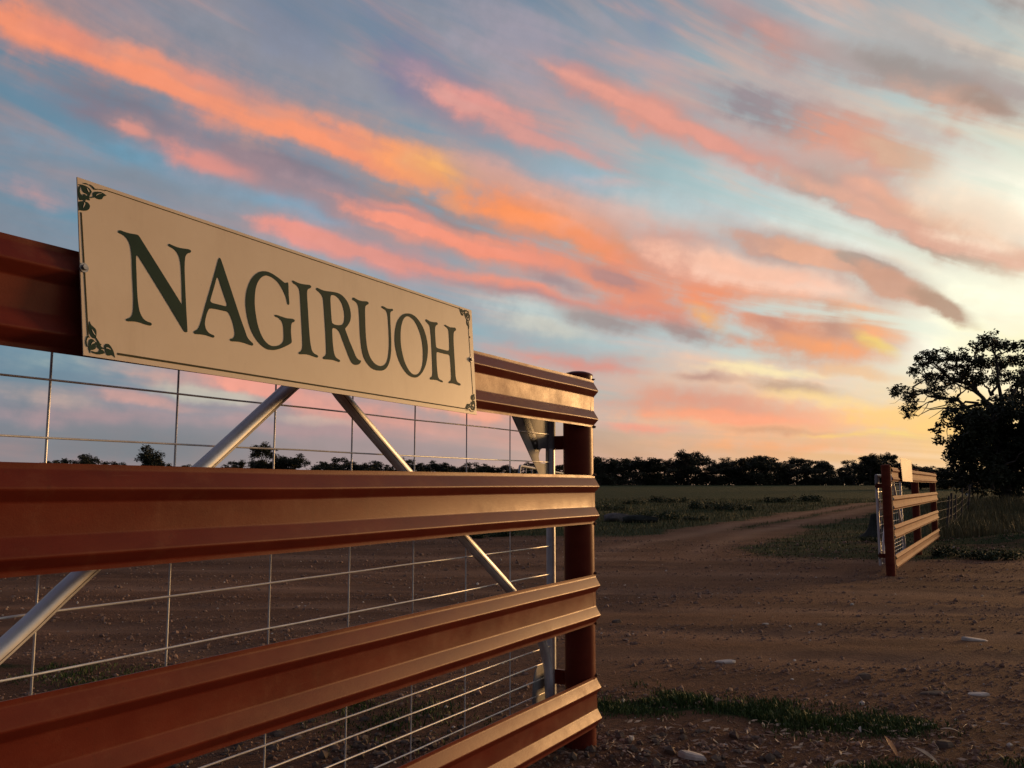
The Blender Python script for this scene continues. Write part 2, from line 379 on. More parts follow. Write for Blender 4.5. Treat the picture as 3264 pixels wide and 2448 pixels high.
    sky = wmix(wrange(n4.outputs[0], .46, .72, 0, .6), sky, pinkc)
    # the sky darkens towards the zenith
    sky = wmix(wrange(el, 27, 54, 0, .93), sky, (.10, .105, .175))
    # the streaks: the sky is cut into cells so that each direction only works through the streaks near it
    def paint(base, lst):
        # one node group per cell
        gt = bpy.data.node_groups.new('sky_cell', 'ShaderNodeTree')
        for nm, ty in (('pos', 'NodeSocketVector'), ('mod', 'NodeSocketFloat'), ('base', 'NodeSocketColor')):
            gt.interface.new_socket(nm, in_out='INPUT', socket_type=ty)
        gt.interface.new_socket('sky', in_out='OUTPUT', socket_type='NodeSocketShader')
        N, L = gt.nodes, gt.links
        gi = N.new('NodeGroupInput')
        col = gi.outputs['base']
        for (a, e, ang, hl, hw, r, gg, b, op, soft) in lst:
            m = N.new('ShaderNodeMapping'); m.vector_type = 'TEXTURE'
            L.new(gi.outputs['pos'], m.inputs[0])
            m.inputs[1].default_value = (a, e, 0)
            m.inputs[2].default_value = (0, 0, radians(ang))
            m.inputs[3].default_value = (hl, hw, 1)
            gr = N.new('ShaderNodeTexGradient'); gr.gradient_type = 'SPHERICAL'
            L.new(m.outputs[0], gr.inputs[0])
            k = N.new('ShaderNodeMath'); k.operation = 'MULTIPLY'
            L.new(gr.outputs[1], k.inputs[0]); L.new(gi.outputs['mod'], k.inputs[1])
            f = N.new('ShaderNodeMapRange'); f.interpolation_type = 'SMOOTHSTEP'
            L.new(k.outputs[0], f.inputs[0])
            for i, x in enumerate((.07 - .05 * soft, .60 + .42 * soft, 0, op)):
                f.inputs[1 + i].default_value = x
            mx = N.new('ShaderNodeMix'); mx.data_type = 'RGBA'
            L.new(f.outputs[0], mx.inputs[0]); L.new(col, mx.inputs[6]); mx.inputs[7].default_value = (r, gg, b, 1)
            col = mx.outputs[2]
        # fibres in the cloud
        fk = N.new('ShaderNodeMath'); fk.operation = 'MULTIPLY_ADD'
        L.new(gi.outputs['mod'], fk.inputs[0]); fk.inputs[1].default_value = .11; fk.inputs[2].default_value = .89
        bg = N.new('ShaderNodeBackground')
        L.new(col, bg.inputs[0]); L.new(fk.outputs[0], bg.inputs[1])
        go = N.new('NodeGroupOutput')
        L.new(bg.outputs[0], go.inputs[0])
        g_ = wn('ShaderNodeGroup'); g_.node_tree = gt
        WL.new(pos, g_.inputs[0]); WL.new(mod, g_.inputs[1]); WL.new(base, g_.inputs[2])
        return g_.outputs[0]
    def reach(st):
        a, e, ang, hl, hw = st[:5]
        c, s_ = abs(cos(radians(ang))), abs(sin(radians(ang)))
        ha, he = hl * c + hw * s_ + 2.4, hl * s_ + hw * c + 2.0
        return a - ha, a + ha, e - he, e + he
    def split(lst, a0, a1, e0, e1, depth):
        sub = [st for st in lst if reach(st)[1] > a0 and reach(st)[0] < a1 and reach(st)[3] > e0 and reach(st)[2] < e1]
        if depth == 0 or len(sub) < 6:
            return paint(sky, sub)
        mx = wn('ShaderNodeMixShader')
        if (a1 - a0) > (e1 - e0) * 1.3:
            mid = (a0 + a1) / 2
            WL.new(wmath('GREATER_THAN', az, mid), mx.inputs[0])
            WL.new(split(sub, a0, mid, e0, e1, depth - 1), mx.inputs[1])
            WL.new(split(sub, mid, a1, e0, e1, depth - 1), mx.inputs[2])
        else:
            mid = (e0 + e1) / 2
            WL.new(wmath('GREATER_THAN', el, mid), mx.inputs[0])
            WL.new(split(sub, a0, a1, e0, mid, depth - 1), mx.inputs[1])
            WL.new(split(sub, a0, a1, mid, e1, depth - 1), mx.inputs[2])
        return mx.outputs[0]
    A0 = min(reach(st)[0] for st in STREAKS); A1 = max(reach(st)[1] for st in STREAKS)
    E1 = max(reach(st)[3] for st in STREAKS)
    inside = split(STREAKS, A0, A1, 0.0, E1, 5)
    fin = wmath('MULTIPLY', wmath('MULTIPLY', wmath('GREATER_THAN', az, A0), wmath('LESS_THAN', az, A1)),
                wmath('MULTIPLY', wmath('GREATER_THAN', el, -.5), wmath('LESS_THAN', el, E1)))
    mx = wn('ShaderNodeMixShader')
    WL.new(fin, mx.inputs[0])
    WL.new(paint(sky, []), mx.inputs[1])
    WL.new(inside, mx.inputs[2])
    out = wn('ShaderNodeOutputWorld')
    WL.new(mx.outputs[0], out.inputs[0])
build_world()
world.cycles.sampling_method = 'MANUAL'
world.cycles.sample_map_resolution = 1024

# ------------------------------------------------------------------ sun (afterglow: low, wide and warm)
sun_d = bpy.data.lights.new('sun', 'SUN')
sun_d.energy = 2.1
sun_d.angle = radians(11)
sun_d.color = (1.0, .56, .23)
sun = bpy.data.objects.new('sun', sun_d)
sa, se = radians(SUN_AZ), radians(SUN_EL)
sun.rotation_euler = Vector((sin(sa) * cos(se), cos(sa) * cos(se), sin(se))).to_track_quat('Z', 'Y').to_euler()
COL.objects.link(sun)

# ------------------------------------------------------------------ helpers
def link(o, parent=None):
    COL.objects.link(o)
    if parent is not None:
        o.parent = parent
    return o

def root(name, loc, label, cat, group=None):
    o = bpy.data.objects.new(name, None)
    o.empty_display_size = .1
    o.location = loc
    o['label'] = label; o['category'] = cat
    if group: o['group'] = group
    return link(o)

def origin(o):
    v = Vector((0, 0, 0))
    while o is not None:
        v += o.location
        o = o.parent
    return v

def mesh_obj(name, verts, faces, mat, parent=None, smooth=None, loc=None):
    """verts in world coordinates; the object keeps them relative to its parent (or to loc)."""
    o0 = origin(parent) if parent is not None else Vector(loc or (0, 0, 0))
    me = bpy.data.meshes.new(name)
    me.from_pydata([(v[0] - o0.x, v[1] - o0.y, v[2] - o0.z) for v in verts], [], faces)
    if mat is not None:
        for m in (mat if isinstance(mat, (list, tuple)) else [mat]):
            me.materials.append(m)
    if smooth is not None:
        me.polygons.foreach_set('use_smooth', [True] * len(me.polygons))
        if smooth < 179:
            me.set_sharp_from_angle(angle=radians(smooth))
    me.update()
    o = bpy.data.objects.new(name, me)
    if parent is None and loc is not None:
        o.location = loc
    return link(o, parent)

def tag(o, label, cat, group=None):
    o['label'] = label; o['category'] = cat
    if group: o['group'] = group
    return o

def tube(path, radius, seg=10, cap=True):
    """tube through path points; radius a number or one per point."""
    P = [Vector(p) for p in path]
    n = len(P)
    R = radius if isinstance(radius, (list, tuple)) else [radius] * n
    vs_, fs = [], []
    t0 = (P[1] - P[0]).normalized()
    ref = Vector((0, 0, 1)) if abs(t0.z) < .9 else Vector((1, 0, 0))
    a = t0.cross(ref).normalized()
    for i in range(n):
        if i == 0: t = (P[1] - P[0])
        elif i == n - 1: t = (P[-1] - P[-2])
        else: t = (P[i + 1] - P[i - 1])
        t.normalize()
        a = (a - t * a.dot(t))
        if a.length < 1e-6: a = t.orthogonal()
        a.normalize()
        b = t.cross(a)
        for k in range(seg):
            q = 2 * pi * k / seg
            vs_.append(P[i] + (a * cos(q) + b * sin(q)) * R[i])
    for i in range(n - 1):
        for k in range(seg):
            k2 = (k + 1) % seg
            fs.append((i * seg + k, i * seg + k2, (i + 1) * seg + k2, (i + 1) * seg + k))
    if cap:
        fs.append(tuple(range(seg))[::-1])
        fs.append(tuple((n - 1) * seg + k for k in range(seg)))
    return vs_, fs

def join(parts):
    vs_, fs = [], []
    for v, f in parts:
        o = len(vs_)
        vs_ += list(v)
        fs += [tuple(i + o for i in q) for q in f]
    return vs_, fs

def box(c, ax, ay, az_):
    """box centred at c with half-axis vectors."""
    c, ax, ay, az_ = map(Vector, (c, ax, ay, az_))
    v = [c + ax * i + ay * j + az_ * k for i in (-1, 1) for j in (-1, 1) for k in (-1, 1)]
    return v, [(0, 1, 3, 2), (4, 6, 7, 5), (0, 4, 5, 1), (2, 3, 7, 6), (0, 2, 6, 4), (1, 5, 7, 3)]

def smooth_poly(pts, sub=3, corner=52):
    """closed outline -> Catmull-Rom, sharp corners kept."""
    n = len(pts)
    P = [Vector((p[0], p[1])) for p in pts]
    out = []
    sharp = []
    for i in range(n):
        d1 = P[i] - P[i - 1]; d2 = P[(i + 1) % n] - P[i]
        sharp.append(d1.length > 1e-9 and d2.length > 1e-9 and degrees_(d1.angle(d2)) > corner)
    for i in range(n):
        p1, p2 = P[i], P[(i + 1) % n]
        p0 = P[i - 1] if not sharp[i] else p1 * 2 - p2
        p3 = P[(i + 2) % n] if not sharp[(i + 1) % n] else p2 * 2 - p1
        for k in range(sub):
            t = k / sub
            # centripetal-ish: limit tangents on uneven spacing
            m1 = (p2 - p0) * .5; m2 = (p3 - p1) * .5
            L = (p2 - p1).length
            if m1.length > L: m1 = m1.normalized() * L
            if m2.length > L: m2 = m2.normalized() * L
            h00 = 2 * t ** 3 - 3 * t ** 2 + 1; h10 = t ** 3 - 2 * t ** 2 + t
            h01 = -2 * t ** 3 + 3 * t ** 2; h11 = t ** 3 - t ** 2
            out.append(p1 * h00 + m1 * h10 + p2 * h01 + m2 * h11)
    return out

def degrees_(a): return a * 180 / pi

def plate(outlines, to_world, thick):
    """flat piece from 2-D outlines (first outer, then holes); to_world(p, depth) -> point."""
    loops = [[Vector((p[0], p[1], 0)) for p in o] for o in outlines]
    flat = [p for o in loops for p in o]
    tris = tessellate_polygon(loops)
    n = len(flat)
    vs_ = [to_world(p, thick) for p in flat] + [to_world(p, 0) for p in flat]
    fs = []
    for t in tris:
        a, b, c = (flat[i] for i in t)
        if (b - a).cross(c - a).z < 0: t = t[::-1]
        fs.append(tuple(t)); fs.append(tuple(i + n for i in t[::-1]))
    o = 0
    for lp in loops:
        m = len(lp)
        for i in range(m):
            j = (i + 1) % m
            fs.append((o + i, o + n + i, o + n + j, o + j))
        o += m
    return vs_, fs

def fbm(x, y, z=0, oct_=4):
    return noise.fractal(Vector((x, y, z)), 1.0, 2.0, oct_)

# ------------------------------------------------------------------ materials
def new_mat(name):
    m = bpy.data.materials.new(name)
    m.use_nodes = True
    nt = m.node_tree
    b = nt.nodes['Principled BSDF']
    return m, nt, b

def nnode(nt, kind, **kw):
    n = nt.nodes.new(kind)
    for k, v in kw.items(): setattr(n, k, v)
    return n

def noise_node(nt, scale, detail=4, rough=.55, vec=None, stretch=None, coord='Object'):
    tc = nt.nodes.new('ShaderNodeTexCoord')
    src = tc.outputs[coord]
    if stretch:
        mp = nt.nodes.new('ShaderNodeMapping')
        mp.inputs[3].default_value = stretch
        nt.links.new(src, mp.inputs[0]); src = mp.outputs[0]
    n = nt.nodes.new('ShaderNodeTexNoise')
    n.inputs['Scale'].default_value = scale
    n.inputs['Detail'].default_value = detail
    n.inputs['Roughness'].default_value = rough
    nt.links.new(src, n.inputs['Vector'])
    return n

def mixc(nt, fac, a, b, blend='MIX'):
    n = nt.nodes.new('ShaderNodeMix'); n.data_type = 'RGBA'; n.blend_type = blend
    for i, v in ((0, fac), (6, a), (7, b)):
        if isinstance(v, bpy.types.NodeSocket): nt.links.new(v, n.inputs[i])
        elif isinstance(v, tuple): n.inputs[i].default_value = tuple(v[:3]) + (1,)
        else: n.inputs[i].default_value = v
    return n.outputs[2]

def mrange(nt, v, a, b, c=0., d=1.):
    n = nt.nodes.new('ShaderNodeMapRange')
    nt.links.new(v, n.inputs[0])
    for i, x in enumerate((a, b, c, d)): n.inputs[1 + i].default_value = x
    return n.outputs[0]

def bump(nt, bsdf, height, strength=.3, dist=.01):
    n = nt.nodes.new('ShaderNodeBump')
    n.inputs['Strength'].default_value = strength
    n.inputs['Distance'].default_value = dist
    nt.links.new(height, n.inputs['Height'])
    nt.links.new(n.outputs[0], bsdf.inputs['Normal'])

def simple(name, col, rough=.7, metal=0., spec=.5, var=.15, scale=20., bmp=0., detail=4):
    m, nt, b = new_mat(name)
    n = noise_node(nt, scale, detail)
    lo = tuple(c * (1 - var) for c in col); hi = tuple(min(1, c * (1 + var)) for c in col)
    nt.links.new(mixc(nt, mrange(nt, n.outputs[0], .3, .7), lo, hi), b.inputs['Base Color'])
    b.inputs['Roughness'].default_value = rough
    b.inputs['Metallic'].default_value = metal
    b.inputs['Specular IOR Level'].default_value = spec
    if bmp: bump(nt, b, n.outputs[0], bmp, .004)
    return m

def paint_mat():
    """rust-red gate paint: satin gone dull, dusty, rubbed and faded in drifts, scratched."""
    m, nt, b = new_mat('rust_red_paint')
    n1 = noise_node(nt, 2.4, 7, .62, stretch=(1, 1, 3.2))
    n2 = noise_node(nt, 60, 3, .6)
    n4 = noise_node(nt, 1.0, 5, .7, stretch=(26, 26, 1.6))          # run marks
    n5 = noise_node(nt, 7, 8, .75)
    n6 = noise_node(nt, 1.0, 4, .8, stretch=(3, 3, 240))            # long scuffs
    c = mixc(nt, mrange(nt, n1.outputs[0], .35, .7), (.115, .016, .010), (.17, .028, .015))
    c = mixc(nt, mrange(nt, n5.outputs[0], .54, .74, 0, .16), c, (.30, .14, .075))
    c = mixc(nt, mrange(nt, n4.outputs[0], .60, .72, 0, .30), c, (.09, .022, .012))
    c = mixc(nt, mrange(nt, n6.outputs[0], .66, .72, 0, .35), c, (.28, .12, .07))
    c = mixc(nt, mrange(nt, n2.outputs[0], .66, .74, 0, .45), c, (.07, .02, .012))
    nt.links.new(c, b.inputs['Base Color'])
    nt.links.new(mrange(nt, n5.outputs[0], .3, .7, .30, .48), b.inputs['Roughness'])
    b.inputs['Specular IOR Level'].default_value = .2
    b.inputs['Specular Tint'].default_value = (1.0, .64, .34, 1)
    n3 = noise_node(nt, 260, 2, .5)
    h = nnode(nt, 'ShaderNodeMath', operation='MULTIPLY_ADD')
    nt.links.new(n5.outputs[0], h.inputs[0]); h.inputs[1].default_value = 1.5
    nt.links.new(n3.outputs[0], h.inputs[2])
    bump(nt, b, h.outputs[0], .16, .0014)
    return m

def far_paint_mat():
    """copy of the red paint for the far wing, dulled to cut its glare"""
    m, nt, b = new_mat('low_glare_red_paint')
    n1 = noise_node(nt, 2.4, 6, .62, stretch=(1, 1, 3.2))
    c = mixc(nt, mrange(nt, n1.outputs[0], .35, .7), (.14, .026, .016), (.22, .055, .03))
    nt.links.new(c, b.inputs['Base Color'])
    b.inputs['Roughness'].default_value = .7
    b.inputs['Specular IOR Level'].default_value = .08  # gloss lowered so the far rails reflect less of the glow
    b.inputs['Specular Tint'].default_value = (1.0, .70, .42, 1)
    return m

def galv_mat():
    m, nt, b = new_mat('galvanised_steel')
    n1 = noise_node(nt, 9, 5, .6)
    n2 = noise_node(nt, 70, 3)
    nt.links.new(mixc(nt, mrange(nt, n1.outputs[0], .3, .7), (.62, .60, .57), (.85, .82, .77)), b.inputs['Base Color'])
    b.inputs['Metallic'].default_value = .5
    nt.links.new(mrange(nt, n1.outputs[0], .3, .7, .36, .56), b.inputs['Roughness'])
    bump(nt, b, n2.outputs[0], .1, .001)
    return m

def sign_mat():
    m, nt, b = new_mat('cream_sign_board')
    n1 = noise_node(nt, 6, 6, .65)
    n2 = noise_node(nt, 120, 2)
    c = mixc(nt, mrange(nt, n1.outputs[0], .3, .75), (.76, .58, .37), (.70, .52, .32))
    n3 = noise_node(nt, 1.0, 5, .7, stretch=(9, 9, 1.3))
    c = mixc(nt, mrange(nt, n3.outputs[0], .55, .75, 0, .28), c, (.50, .34, .19))
    c = mixc(nt, mrange(nt, n2.outputs[0], .7, .78, 0, .25), c, (.40, .30, .19))
    nt.links.new(c, b.inputs['Base Color'])
    b.inputs['Roughness'].default_value = .45
    b.inputs['Specular IOR Level'].default_value = .5
    bump(nt, b, n2.outputs[0], .05, .001)
    return m

def ground_mat():
    m, nt, b = new_mat('dirt_and_grass')
    at = nnode(nt, 'ShaderNodeAttribute', attribute_name='grass')
    n0 = noise_node(nt, .5, 6, .62, stretch=(.22, 1, 1))
    n1 = noise_node(nt, 2.2, 6, .65, stretch=(.4, 1, 1))
    n2 = noise_node(nt, 24, 5, .7)
    n3 = noise_node(nt, 110, 3, .7)
    d = mixc(nt, mrange(nt, n1.outputs[0], .32, .68), (.15, .070, .037), (.275, .138, .074))
    d = mixc(nt, mrange(nt, n0.outputs[0], .45, .6, 0, .8), d, (.31, .160, .086))
    d = mixc(nt, mrange(nt, n2.outputs[0], .45, .62, 0, .5), d, (.10, .052, .030))
    d = mixc(nt, mrange(nt, n3.outputs[0], .64, .74, 0, .45), d, (.36, .25, .165))
    ar = nnode(nt, 'ShaderNodeAttribute', attribute_name='rut')
    rk = nnode(nt, 'ShaderNodeMath', operation='MULTIPLY'); nt.links.new(ar.outputs['Fac'], rk.inputs[0]); nt.links.new(mrange(nt, n1.outputs[0], .25, .6, .45, 1), rk.inputs[1])
    d = mixc(nt, rk.outputs[0], d, (.40, .23, .138))
    gcol = mixc(nt, mrange(nt, n1.outputs[0], .35, .65), (.012, .036, .006), (.027, .052, .010))
    gcol = mixc(nt, mrange(nt, n2.outputs[0], .4, .7, 0, .6), gcol, (.022, .030, .010))
    f = nnode(nt, 'ShaderNodeMath', operation='ADD'); nt.links.new(at.outputs['Fac'], f.inputs[0])
    k = nnode(nt, 'ShaderNodeMath', operation='MULTIPLY_ADD'); nt.links.new(n1.outputs[0], k.inputs[0]); k.inputs[1].default_value = 1.2; k.inputs[2].default_value = -.6
    nt.links.new(k.outputs[0], f.inputs[1])
    nt.links.new(mixc(nt, mrange(nt, f.outputs[0], .35, .65), d, gcol), b.inputs['Base Color'])
    b.inputs['Roughness'].default_value = .95
    b.inputs['Specular IOR Level'].default_value = .12
    h = nnode(nt, 'ShaderNodeMath', operation='MULTIPLY_ADD'); nt.links.new(n3.outputs[0], h.inputs[0]); h.inputs[1].default_value = .35
    nt.links.new(n2.outputs[0], h.inputs[2])
    bump(nt, b, h.outputs[0], 1.0, .06)
    return m

def leaf_mat(name, c1, c2, rough=.6):
    m, nt, b = new_mat(name)
    n1 = noise_node(nt, .9, 3)
    nt.links.new(mixc(nt, mrange(nt, n1.outputs[0], .35, .65), c1, c2), b.inputs['Base Color'])
    b.inputs['Roughness'].default_value = rough
    b.inputs['Specular IOR Level'].default_value = .25
    return m

M = {}
M['paint'] = paint_mat()
M['galv'] = galv_mat()
M['far_paint'] = far_paint_mat()
M['sign'] = sign_mat()
M['mesh_wire'] = simple('bright_zinc_wire', (.82, .78, .70), .42, metal=.35, spec=.6, var=.15, scale=30)
M['plate'] = simple('dull_zinc_plate', (.30, .29, .27), .62, metal=.25, spec=.3, var=.25, scale=16)
M['ground'] = ground_mat()
M['letter'] = simple('dark_green_vinyl', (.016, .040, .024), .65, spec=.14, var=.12, scale=30)
M['line'] = simple('dark_olive_line', (.050, .044, .016), .7, spec=.15, var=.1)
M['vein'] = simple('pale_leaf_vein', (.62, .52, .36), .6, var=.08)
M['board_back'] = simple('aluminium_back', (.4, .39, .37), .45, metal=.6)
M['bolt'] = simple('bolt_steel', (.30, .27, .24), .42, metal=.9, var=.3, scale=90)
M['weld'] = simple('rusty_weld', (.10, .045, .022), .8, var=.4, scale=120, bmp=.4)
M['sticker'] = simple('black_sticker', (.018, .018, .018), .4)
M['sticker_ink'] = simple('grey_sticker_letters', (.42, .40, .37), .5)
M['bark'] = simple('bark', (.075, .058, .043), .9, var=.45, scale=8, bmp=.6)
M['leaf'] = leaf_mat('gum_leaf', (.036, .044, .016), (.062, .066, .026))
M['leaf2'] = leaf_mat('dense_leaf', (.026, .032, .013), (.045, .050, .02))
M['far_leaf'] = leaf_mat('far_leaf', (.034, .038, .019), (.056, .056, .026))
M['grass'] = leaf_mat('grass_blade', (.040, .062, .016), (.085, .095, .030), .65)
M['verge'] = leaf_mat('verge_blade', (.045, .085, .018), (.10, .135, .035), .6)
M['drygrass'] = leaf_mat('dry_grass_blade', (.11, .10, .04), (.17, .14, .06), .7)
M['weed'] = leaf_mat('weed_leaf', (.022, .040, .013), (.040, .062, .021))
M['gravel'] = simple('gravel_stone', (.30, .185, .12), .9, var=.55, scale=14, spec=.2)
M['stone'] = simple('pale_stone', (.72, .61, .47), .85, var=.18, scale=9, bmp=.4, spec=.25)
M['brown_stone'] = simple('brown_stone', (.16, .115, .08), .9, var=.35, scale=12, bmp=.5, spec=.2)
M['dryleaf'] = simple('dry_gum_leaf', (.62, .42, .24), .6, var=.3, scale=30)
M['orangeleaf'] = simple('orange_dry_leaf', (.78, .34, .11), .55, var=.25, scale=30)
M['fence_wood'] = simple('weathered_fence_post', (.075, .062, .05), .9, var=.35, scale=14, bmp=.5)
M['wire'] = simple('fence_wire', (.12, .10, .085), .7, metal=.4)
M['white_pipe'] = simple('white_pipe', (.40, .38, .35), .5, var=.12)
M['log'] = simple('grey_dead_wood', (.15, .13, .11), .9, var=.3, scale=10, bmp=.5)
M['stump'] = simple('dark_stump_bark', (.032, .034, .023), .95, var=.4, scale=9, bmp=.6)
M['far_board'] = simple('low_glare_board', (.66, .52, .33), .62, spec=.25, var=.1)  # duller copy of the cream board, so the far sign shines less
M['faint'] = simple('faded_print', (.58, .45, .28), .62, spec=.25, var=.06)

# ------------------------------------------------------------------ the lie of the land
def sstep(a, b, x):
    t = max(0., min(1., (x - a) / (b - a)))
    return t * t * (3 - 2 * t)

TRACK = [(-9, 9.5), (0, 12.5), (4.2, 23), (9.1, 33), (16, 44), (24, 55), (48, 80), (110, 140)]
def track_dist(x, y):
    best, side = 1e9, 1
    for (x0, y0), (x1, y1) in zip(TRACK, TRACK[1:]):
        dx, dy = x1 - x0, y1 - y0
        t = max(0., min(1., ((x - x0) * dx + (y - y0) * dy) / (dx * dx + dy * dy)))
        d = sqrt((x - x0 - dx * t) ** 2 + (y - y0 - dy * t) ** 2)
        if d < best:
            best = d
            side = 1 if dx * (y - y0) - dy * (x - x0) > 0 else -1     # +1: left of the track
    return best, side

def land(x, y):
    z = -.235 * sstep(5.5, 15, y) + .0066 * max(0., min(y, 262.) - 30)
    return z

def ground_z(x, y):
    z = land(x, y)
    r = sqrt(x * x + y * y)
    if r < 120:
        z += .020 * fbm(x * .6, y * 1.5, 3) * sstep(0, 3, y) + .008 * fbm(x * 3.5, y * 5, 6, 3) * sstep(0, 3, y)
        z += .05 * fbm(x * .13, y * .2, 9) * sstep(14, 30, y)
        if y < 24:                                             # wheel ruts across the entrance
            for c, w in ((6.9, .22), (8.4, .26), (10.2, .3), (12.6, .4)):
                yc = c - .075 * x + .25 * fbm(x * .2, c, 1, 2)
                q = .5 + fbm(x * .5, c * 3, 2, 3)
                z -= q * (.026 * exp(-((y - yc) / w) ** 2) - .014 * exp(-((y - yc - w * 1.9) / w) ** 2))
        z += .72 * exp(-((x - 29) / 9) ** 2 - ((y - 48) / 10) ** 2)          # rise under the trees
        # spoil bank beyond the far wing
        z += .28 * exp(-((x - 13.5) / 1.5) ** 2 - ((y - 23.0) / 1.0) ** 2)
        z += .22 * exp(-((x - 16.6) / 2.0) ** 2 - ((y - 25.5) / 1.1) ** 2)
    return z

def grass_amount(x, y):
    """0 bare dirt .. 1 grass."""
    n = fbm(x * .35, y * .35, 5, 4) * .5
    n2 = fbm(x * 1.7, y * 1.7, 11, 3) * .5
    if y < 6.6:
        # verge strip beside the end post
        yc = 5.42 - .31 * (x - .5) + .12 * n
        g = exp(-((y - yc) / (.33 + .22 * n2)) ** 2) * sstep(.25, .6, x) * (1 - sstep(2.1, 2.75, x)) * (1 - .6 * sstep(-.1, .3, fbm(x * 2.2, y * 2.2, 37, 3)))
        g2 = exp(-((y - (5.5 - .45 * (x + 1.5))) / .5) ** 2) * (1 - sstep(-.3, .3, x)) * .75
        g3 = exp(-((x - 1.75) / .3) ** 2 - ((y - 4.15) / .12) ** 2) * .8
        g4 = exp(-((x - 2.5) / .25) ** 2 - ((y - 4.2) / .12) ** 2) * .8
        return max(0, min(1, max(g, g2 * (.6 + n2), g3, g4) + .25 * n2))
    td, side = track_dist(x, y)
    wid = 2.1
    if y > 16:
        f = max(sstep(wid * .6, wid * 1.15, td + 1.3 * n), .75 * (1 - sstep(.15, .5, td + .5 * n2)) * sstep(26, 34, y))
        edge = sstep(24 + 1.3 * n, 28.5, y) if side > 0 else sstep(16.5, 20, y + .6 * n) * .8
        rut = 0
        return max(0., min(1., f * edge * (.85 + .45 * n)))
    # right of the far wing
    if x > 7.5 and y > 13.0:
        return max(0., min(1., sstep(14, 17.5, y - .1 * (x - 8)) * (.5 + .7 * n)))
    return max(0., .12 * n)

def rut_amount(x, y):
    """packed, paler wheel tracks"""
    r = 0.
    if y > 3 and y < 150:
        td, side = track_dist(x, y)
        td += .35 * fbm(x * .15, y * .15, 14, 3)
        w = .28 + .004 * y
        r = .85 * exp(-((td - .85) / w) ** 2) * sstep(14, 22, y)
        if y < 24:
            for c, w in ((6.9, .30), (8.4, .36), (10.2, .4), (12.6, .5), (15.5, .55), (18.5, .6)):
                yc = c - .075 * x + .25 * fbm(x * .2, c, 1, 2)
                r = max(r, .95 * exp(-((y - yc) / w) ** 2) * (.6 + .7 * fbm(x * .4, y * .8, 22, 3)))
    return max(0., min(1., r))

def axis(lo, hi, fine_lo, fine_hi, step, grow):
    v = [fine_lo]
    while v[-1] < fine_hi: v.append(v[-1] + step)
    s_ = step
    while v[-1] < hi:
        s_ *= grow; v.append(v[-1] + s_)
    s_ = step
    while v[0] > lo:
        s_ *= grow; v.insert(0, v[0] - s_)
    return v

def build_ground():
    xs = axis(-3500, 3500, -4.5, 8.5, .12, 1.055)
    ys = axis(-400, 4500, 3.6, 16, .11, 1.027)
    V, G, RU = [], [], []
    for y in ys:
        for x in xs:
            V.append((x, y, ground_z(x, y)))
            RU.append(rut_amount(x, y) if abs(x) < 120 and abs(x) < y + 6 else 0.)
            G.append((grass_amount(x, y) if abs(x) < .9 * y + 10 else .6) if abs(x) < 160 and 0 < y < 160 else .95)
    nx = len(xs)
    Fc = [(j * nx + i, j * nx + i + 1, (j + 1) * nx + i + 1, (j + 1) * nx + i) for j in range(len(ys) - 1) for i in range(nx - 1)]
    o = mesh_obj('ground', V, Fc, M['ground'], smooth=180)
    at = o.data.attributes.new('grass', 'FLOAT', 'POINT')
    at.data.foreach_set('value', G)
    at = o.data.attributes.new('rut', 'FLOAT', 'POINT')
    at.data.foreach_set('value', RU)
    o['kind'] = 'structure'
    return o
build_ground()

# ------------------------------------------------------------------ the entrance: two rail wings in one line
AZW = math.atan(.57)
DD = Vector((sin(AZW), cos(AZW), 0))            # along the wings, away from the camera
NN = Vector((cos(AZW), -sin(AZW), 0))           # out of the rails' face
NEAR = Vector((.426, 4.5, 0))                   # drive end of the near rails, on their back plane
FAR = Vector((6.57, 15.12, -.235))              # drive end of the far rails
RAIL_TOPS = (1.841, 1.348, .851, .350)

class Frame:
    """s along the wing from its drive end, n out of the face, z up"""
    def __init__(self, o, d): self.o, self.d = o, d
    def __call__(self, s, n, z): return self.o + self.d * s + NN * n + Vector((0, 0, z))
NEARF = Frame(NEAR, -DD)
FARF = Frame(FAR, DD)

def rail_profile():
    raw = [(0, 0), (0, -.0135), (.027, -.0575), (0, -.086), (0, -.160), (.027, -.2045), (0, -.2315), (0, -.244)]
    out = [raw[0]]
    for i in range(1, len(raw) - 1):
        p0, p1, p2 = (Vector(raw[k]) for k in (i - 1, i, i + 1))
        r = min(.007 if p1.x > .01 else .004, (p1 - p0).length * .42, (p2 - p1).length * .42)
        a = p1 + (p0 - p1).normalized() * r; b = p1 + (p2 - p1).normalized() * r
        for k in range(4):
            t = k / 3
            out.append(tuple(a * (1 - t) ** 2 + p1 * 2 * t * (1 - t) + b * t * t))
    out.append(raw[-1])
    return out
PROF = rail_profile()

